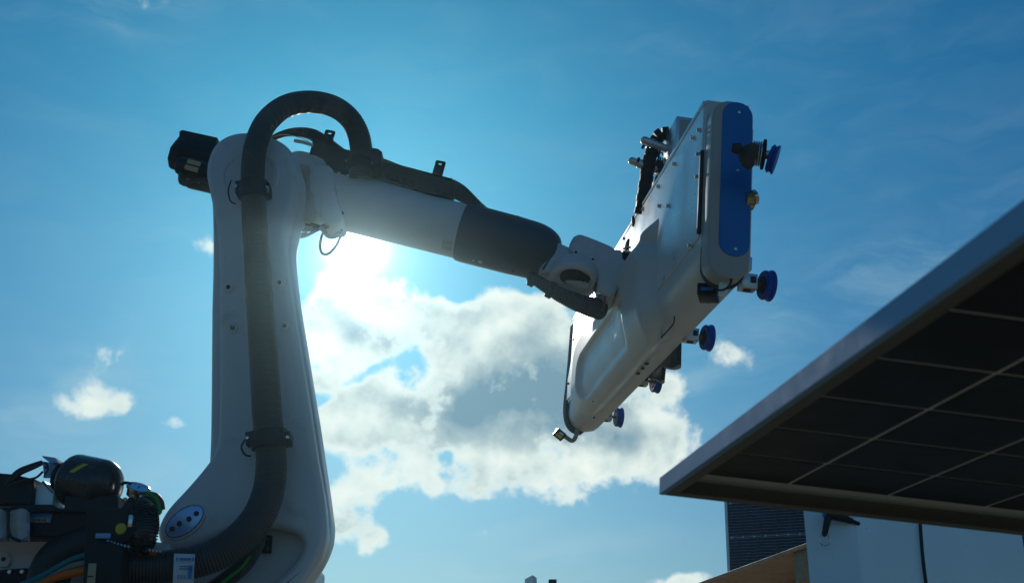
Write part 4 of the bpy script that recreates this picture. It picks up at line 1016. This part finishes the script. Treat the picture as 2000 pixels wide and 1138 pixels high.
# sleeves hanging over the beam
for (x0, x1) in ((-30, 14), (18, 58)):
    bm = NB(); rs = []
    ys = [994, 1004, 1020, 1036, 1050, 1056]
    for i, y in enumerate(ys):
        rs.append([W(x0 + (x1 - x0) * k / 8, y + 2 * math.sin(k + i), 4.09 - .02 * math.sin(math.pi * k / 8) - .006 * math.sin(i * 2.1 + k)) for k in range(9)])
    rs2 = [r + [p + EY * .004 for p in r[::-1]] for r in rs]
    rings(bm, rs2); o = obj('protective_sleeve', bm, 'wrap'); o['label'] = 'translucent grey sleeve strapped over the beam at the left edge' if x0 < 0 else 'translucent grey sleeve beside the blue type plate on the beam'; o['category'] = 'sleeve'; o['group'] = 'sleeves on the beam'
bm = NB(); tube(bm, [W(x, y, 4.06) for x, y in ((8,992),(16,1002),(16,1030),(22,1048),(40,1056))], .006, 8); o = obj('strap', bm, 'black'); o['label'] = 'thin black strap between the two grey sleeves'; o['category'] = 'strap'
# control box at far left
cb_ = thing('control_box', W(40, 985, 4.2), 'dark box with a pale blue side at the far left edge above the beam', 'control box')
bm = NB(); wslab(bm, [(-90,918),(-10,922),(24,925),(66,934),(62,985),(-90,985)], 4.10, 4.24, .006, 0, 1); obj('body', bm, 'blackpl', cb_)
bm = NB(); wslab(bm, [(83,938),(86,938),(105,960),(102,986),(64,986),(70,958)], 4.13, 4.24, .003, 0, 1); obj('side_cover', bm, 'cab', cb_)
bm = NB(); tube(bm, [W(x, y, 4.125) for x, y in ((82,940),(92,950),(103,962))], .002, 6); obj('seam', bm, 'ink', cb_)
bm = NB(); wslab(bm, [(18,986),(60,984),(100,984),(112,992),(114,998),(16,998)], 4.08, 4.26, .004, 0, 1); obj('foot', bm, 'blackpl', cb_)
# pressure tank
tk = thing('pressure_tank', W(178, 990, 4.15), 'round black pressure tank with a yellow sticker above the beam', 'tank')
c0 = W(140, 936, 4.2); c1 = W(214, 952, 4.16); axk = (c1 - c0).normalized(); rad = .098
prof = []
for k in range(10): a = math.pi / 2 * k / 9; prof.append((-.055 * math.cos(a) + .02, rad * math.sin(a)))
Lk = (c1 - c0).length
for k in range(10): a = math.pi / 2 * k / 9; prof.append((Lk - .04 + .075 * math.sin(a), rad * math.cos(a)))
bm = NB(); lathe(bm, c0, axk, prof, 48); obj('vessel', bm, 'tank', tk)
bm = NB(); lathe(bm, c0 - axk * .06, axk, [(0, .018), (.006, .052), (.03, .056), (.05, .05)], 28); obj('end_fitting', bm, 'blackpl', tk)
up_ = axk.cross(EY).normalized(); up_ = up_ if up_.z > 0 else -up_
fw_ = axk.cross(up_).normalized(); fw_ = fw_ if fw_.y < 0 else -fw_
rs = []
for i in range(10):
    th = R(8 + i * 3.0); nn = up_ * math.sin(th) + fw_ * math.cos(th); sft = .0 + .035 * i / 9
    rs.append([c0 + axk * (Lk * .36 + sft + s * .010) + nn * (rad + q) for s, q in ((-1, .001), (1, .001), (1, -.006), (-1, -.006))])
bm = NB(); rings(bm, rs); obj('yellow_sticker', bm, 'yellow', tk)
bm = NB(); wslab(bm, [(126,968),(230,968),(232,1000),(124,1000)], 4.10, 4.26, .005, 0, 1); obj('saddle', bm, 'blackpl', tk)
# bracket with cables
br = thing('cable_bracket', W(110, 920, 4.2), 'bent steel bracket holding two black cables left of the tank', 'bracket')
bm = NB(); wslab(bm, [(98,902),(150,902),(152,928),(98,928)], 4.18, 4.19, .001, 0, 1); obj('web', bm, 'aludk', br)
bm = NB(); wslab(bm, [(82,889),(108,893),(113,902),(98,903),(84,893)], 4.13, 4.22, .001, 0, 1); obj('lip', bm, 'aludk', br)
bm = NB(); wslab(bm, [(83,900),(98,902),(98,932),(86,932)], 4.12, 4.13, .001, 0, 1); fa = obj('face', bm, 'aludk', br)
bm = NB(); lathe(bm, W(91, 912, 4.12), -EY, [(-.002, .006), (.002, .006)], 16); obj('hole', bm, 'ink', fa)
for i, pts in enumerate((((82,903),(60,910),(36,920),(18,938),(10,950)), ((82,904),(66,912),(40,924),(22,940)), ((84,920),(70,932),(44,938),(24,944),(14,952)))):
    bm = NB(); tube(bm, [W(x, y, 4.10 - .008 * i) for x, y in pts], (.010, .008, .0045)[i], 8); o = obj('black_cable', bm, 'black'); o['label'] = ('thick black cable arching from the bracket, uppermost of three', 'middle black cable running from bracket down to the dark box', 'thin black cable sagging lowest from the bracket to the dark box')[i]; o['category'] = 'cable'; o['group'] = 'cables at the bracket'
bm = NB(); tube(bm, [W(x, y, 4.105) for x, y in ((86,904),(92,906),(94,916),(88,926),(86,932))], .003, 8); o = obj('wire_loop', bm, 'black', br)
# gauge
gg = thing('pressure_gauge', W(268, 985, 4.12), 'round silver pressure gauge between the tank and the hose', 'gauge')
ga = Vector((.35, -.42, .84)).normalized(); gc = W(272, 948, 4.12)
bm = NB(); lathe(bm, gc - ga * .045, ga, [(0, .02), (.004, .034), (.030, .038), (.032, .043), (.040, .044), (.042, .040), (.038, .037)], 40); obj('case', bm, 'steel', gg)
bm = NB(); lathe(bm, gc - ga * .045, ga, [(.034, .0365), (.0385, .0365)], 32); dl = obj('dial', bm, 'lobe', gg)
bm = NB(); cbox(bm, gc - ga * .005, ga.cross(EX).normalized(), ga, ga.cross(ga.cross(EX)).normalized(), .012, .0008, .0012); obj('needle', bm, 'ink', dl)
bm = NB(); tube(bm, [gc - ga * .04, gc - ga * .07, W(262, 985, 4.13)], .011, 10); obj('stem', bm, 'brass', gg)
bm = NB(); tube(bm, [W(x, y, 4.12) for x, y in ((236,946),(244,942),(256,944))], .006, 8); obj('gauge_pipe', bm, 'blackpl', gg)
# fittings and hoses near the gauge
vb = thing('valve_block', W(245, 1040, 4.1), 'black valve block with brass fittings and a yellow round cap under the gauge', 'valve block')
bm = NB(); wslab(bm, [(166,992),(236,990),(250,970),(258,968),(264,1000),(262,1052),(240,1062),(168,1058)], 4.04, 4.2, .01, 0, 1); obj('block', bm, 'blackpl', vb)
bm = NB(); lathe(bm, W(237, 1032, 4.04), -EY, [(0, .0195), (.006, .0195), (.009, .015)], 28); obj('yellow_cap', bm, 'yellow', vb)
for px, py, mt in ((244,976,'brass'),(252,984,'steel'),(260,972,'brass'),(248,992,'steel'),(268,985,'brass'),(276,972,'steel'),(262,998,'steel')):
    bm = NB(); lathe(bm, W(px, py, 4.06), Vector((random.uniform(-1, 1), -.5, random.uniform(-.2, 1))), [(-.012, .007), (-.004, .010), (.008, .010), (.014, .006)], 6); obj('fitting', bm, mt, vb)
bm = NB(); cbox(bm, W(202, 1046, 4.03), EX, EY, EZ, .026, .008, .009, .002); obj('terminal', bm, 'aludk', vb)
for i, (pts, mt, r, lab, nm) in enumerate(((((283,966),(298,966),(308,978),(312,996),(308,1002)), 'green', .0095, 'green air hose curving beside the gauge', 'green_hose'), (((292,962),(306,966),(316,978),(319,994)), 'red', .007, 'dark red hose curving outside the green hose', 'red_hose'), (((278,970),(292,974),(300,984),(304,998)), 'black', .010, 'short black hose curving inside the green hose', 'black_hose'))):
    bm = NB(); tube(bm, [W(x, y, 4.12) for x, y in pts], r, 10); o = obj(nm, bm, mt); o['label'] = lab; o['category'] = 'hose'
# flexible duct with glinting ribs
fd = thing('flexible_duct', W(280, 1060, 4.08), 'short black ribbed flexible duct with steel clamps beside the oval badge', 'duct')
bm = NB(); P_ = [W(x, y, YY) for x, y, YY in ((272,986,4.06),(284,1000,4.04),(286,1025,4.03),(282,1050,4.03),(272,1075,4.05))]
corrugated(bm, P_, [.030, .042, .045, .045, .040], .0085, .007, 32); obj('bellows', bm, 'tank', fd, 60)
for px, py in ((258, 1018), (303, 1022)):
    bm = NB(); cbox(bm, W(px, py, 4.04), EX, EY, EZ, .008, .02, .022, .003); obj('clamp', bm, 'steel', fd)
bm = NB(); P_ = crom([W(x, y, 4.02) for x, y in ((212,1058),(232,1064),(256,1069),(280,1072),(300,1076),(318,1078))], 8); P_ = resample(P_, .0125)
for p in P_: lathe(bm, p - EX * .005, Vector((1, .2, .5)), [(0, .004), (.002, .0075), (.008, .0075), (.010, .004)], 10)
o = obj('bead_chain', bm, 'steel'); o['label'] = 'glinting steel coil sheath lying on the black hose'; o['category'] = 'coil'
# big black hose trunk bending down, lower left
bm = NB(); tube(bm, [W(x, y, 4.16) for x, y in ((260,1050),(200,1056),(150,1070),(112,1095),(95,1130),(92,1170))], [.07] * 13 + [.075] * 20, 24, 6); o = obj('black_trunk_hose', bm, 'black'); o['label'] = 'thick smooth black hose bending down in front of the grey casing'; o['category'] = 'hose'
for i, (pts, mt, r, lab) in enumerate(((((168,1083),(140,1092),(110,1108),(82,1124),(40,1142)), 'teal', .010, 'teal cable, uppermost of the cables fanning left'), (((168,1098),(140,1104),(112,1114),(84,1128),(50,1146)), 'greycab', .012, 'light grey cable between the teal and the orange one'), (((168,1112),(140,1118),(112,1124),(86,1134),(62,1150)), 'orange', .016, 'thick orange cable, lowest of the cables fanning left'))):
    bm = NB(); tube(bm, [W(x, y, 4.02 + .01 * i) for x, y in pts], r, 10); o = obj(['teal_cable', 'grey_cable', 'orange_cable'][i], bm, mt); o['label'] = lab; o['category'] = 'cable'; o['group'] = 'cables fanning out at lower left'
# upright black block with a tan sticker, and cover over the horizontal hose
eb = thing('hose_entry_block', W(185, 1150, 4.0), 'black hose entry block with an upright tan sticker at the bottom edge', 'block')
bm = NB(); wslab(bm, [(164,1052),(214,1056),(240,1070),(236,1180),(160,1180)], 3.98, 4.12, .010, 0, 1); obj('block', bm, 'blackpl', eb)
bm = NB(); wslab(bm, [(173,1099),(188,1099),(184,1150),(168,1150)], 3.975, 3.985, .001, 0, 1); ts = obj('tan_sticker', bm, 'tan', eb)
bm = NB(); wslab(bm, [(171,1123),(182,1123),(181.5,1126),(170.5,1126)], 3.973, 3.976, 0, 0, 1); obj('sticker_line', bm, 'ink', ts)
# labels wrapped on the horizontal hose
def hose_label(px0, px1, y0, y1, mat, name, lab, Yf):
    bm = NB(); rs = []
    for i in range(9):
        f = i / 8; y = y0 + (y1 - y0) * f; bul = .022 * math.sin(math.pi * min(1, .1 + f * .8))
        rs.append([W(px0 - 3 * f, y, Yf - bul), W(px1 - 4 * f, y + 1, Yf - bul), W(px1 - 4 * f, y + 1, Yf - bul + .003), W(px0 - 3 * f, y, Yf - bul + .003)])
    rings(bm, rs); o = obj(name, bm, mat); o['label'] = lab; o['category'] = 'label'; return o
lab_ = hose_label(340, 381, 1080, 1150, 'paper', 'hose_label', 'white printed label wrapped round the horizontal black hose', 4.065)
bm = NB()
for (x, y, w, h) in ((362,1091,11,2.2),(346,1091,1.6,3),(377,1091,1.6,3),(363,1105,12,1.0),(363,1110,12,1.0),(348,1126,.9,4),(354,1126,.9,4),(360,1126,.9,4),(371,1116,3.5,12)):
    cbox(bm, W(x, y, 4.036), EX, EY, EZ, w * .0019, .001, h * .0019)
obj('label_print', bm, 'bluelab', lab_)
o = hose_label(274, 309, 1073, 1083, 'orange', 'orange_tag', 'orange tag strip on top of the horizontal black hose', 4.06)

# ------------------------------------------------------------------ added volume box, imitates a veil of sun glare over dark things
air = bpy.data.materials.new('air'); air.use_nodes = True; air.node_tree.nodes.clear()
ao = air.node_tree.nodes.new('ShaderNodeOutputMaterial'); av = air.node_tree.nodes.new('ShaderNodeVolumePrincipled')
av.inputs['Density'].default_value = GLARE_HAZE_DENSITY; av.inputs['Anisotropy'].default_value = .93; av.inputs['Color'].default_value = (.50, .84, 1, 1)
air.node_tree.links.new(av.outputs[0], ao.inputs['Volume'])
bm = NB(); box(bm, Vector((-1504, -1504, -1)), EX * 3008, EY * 3008, EZ * 5.3)
hz = obj('glare_haze', bm, air, None, 0); hz['kind'] = 'stuff'
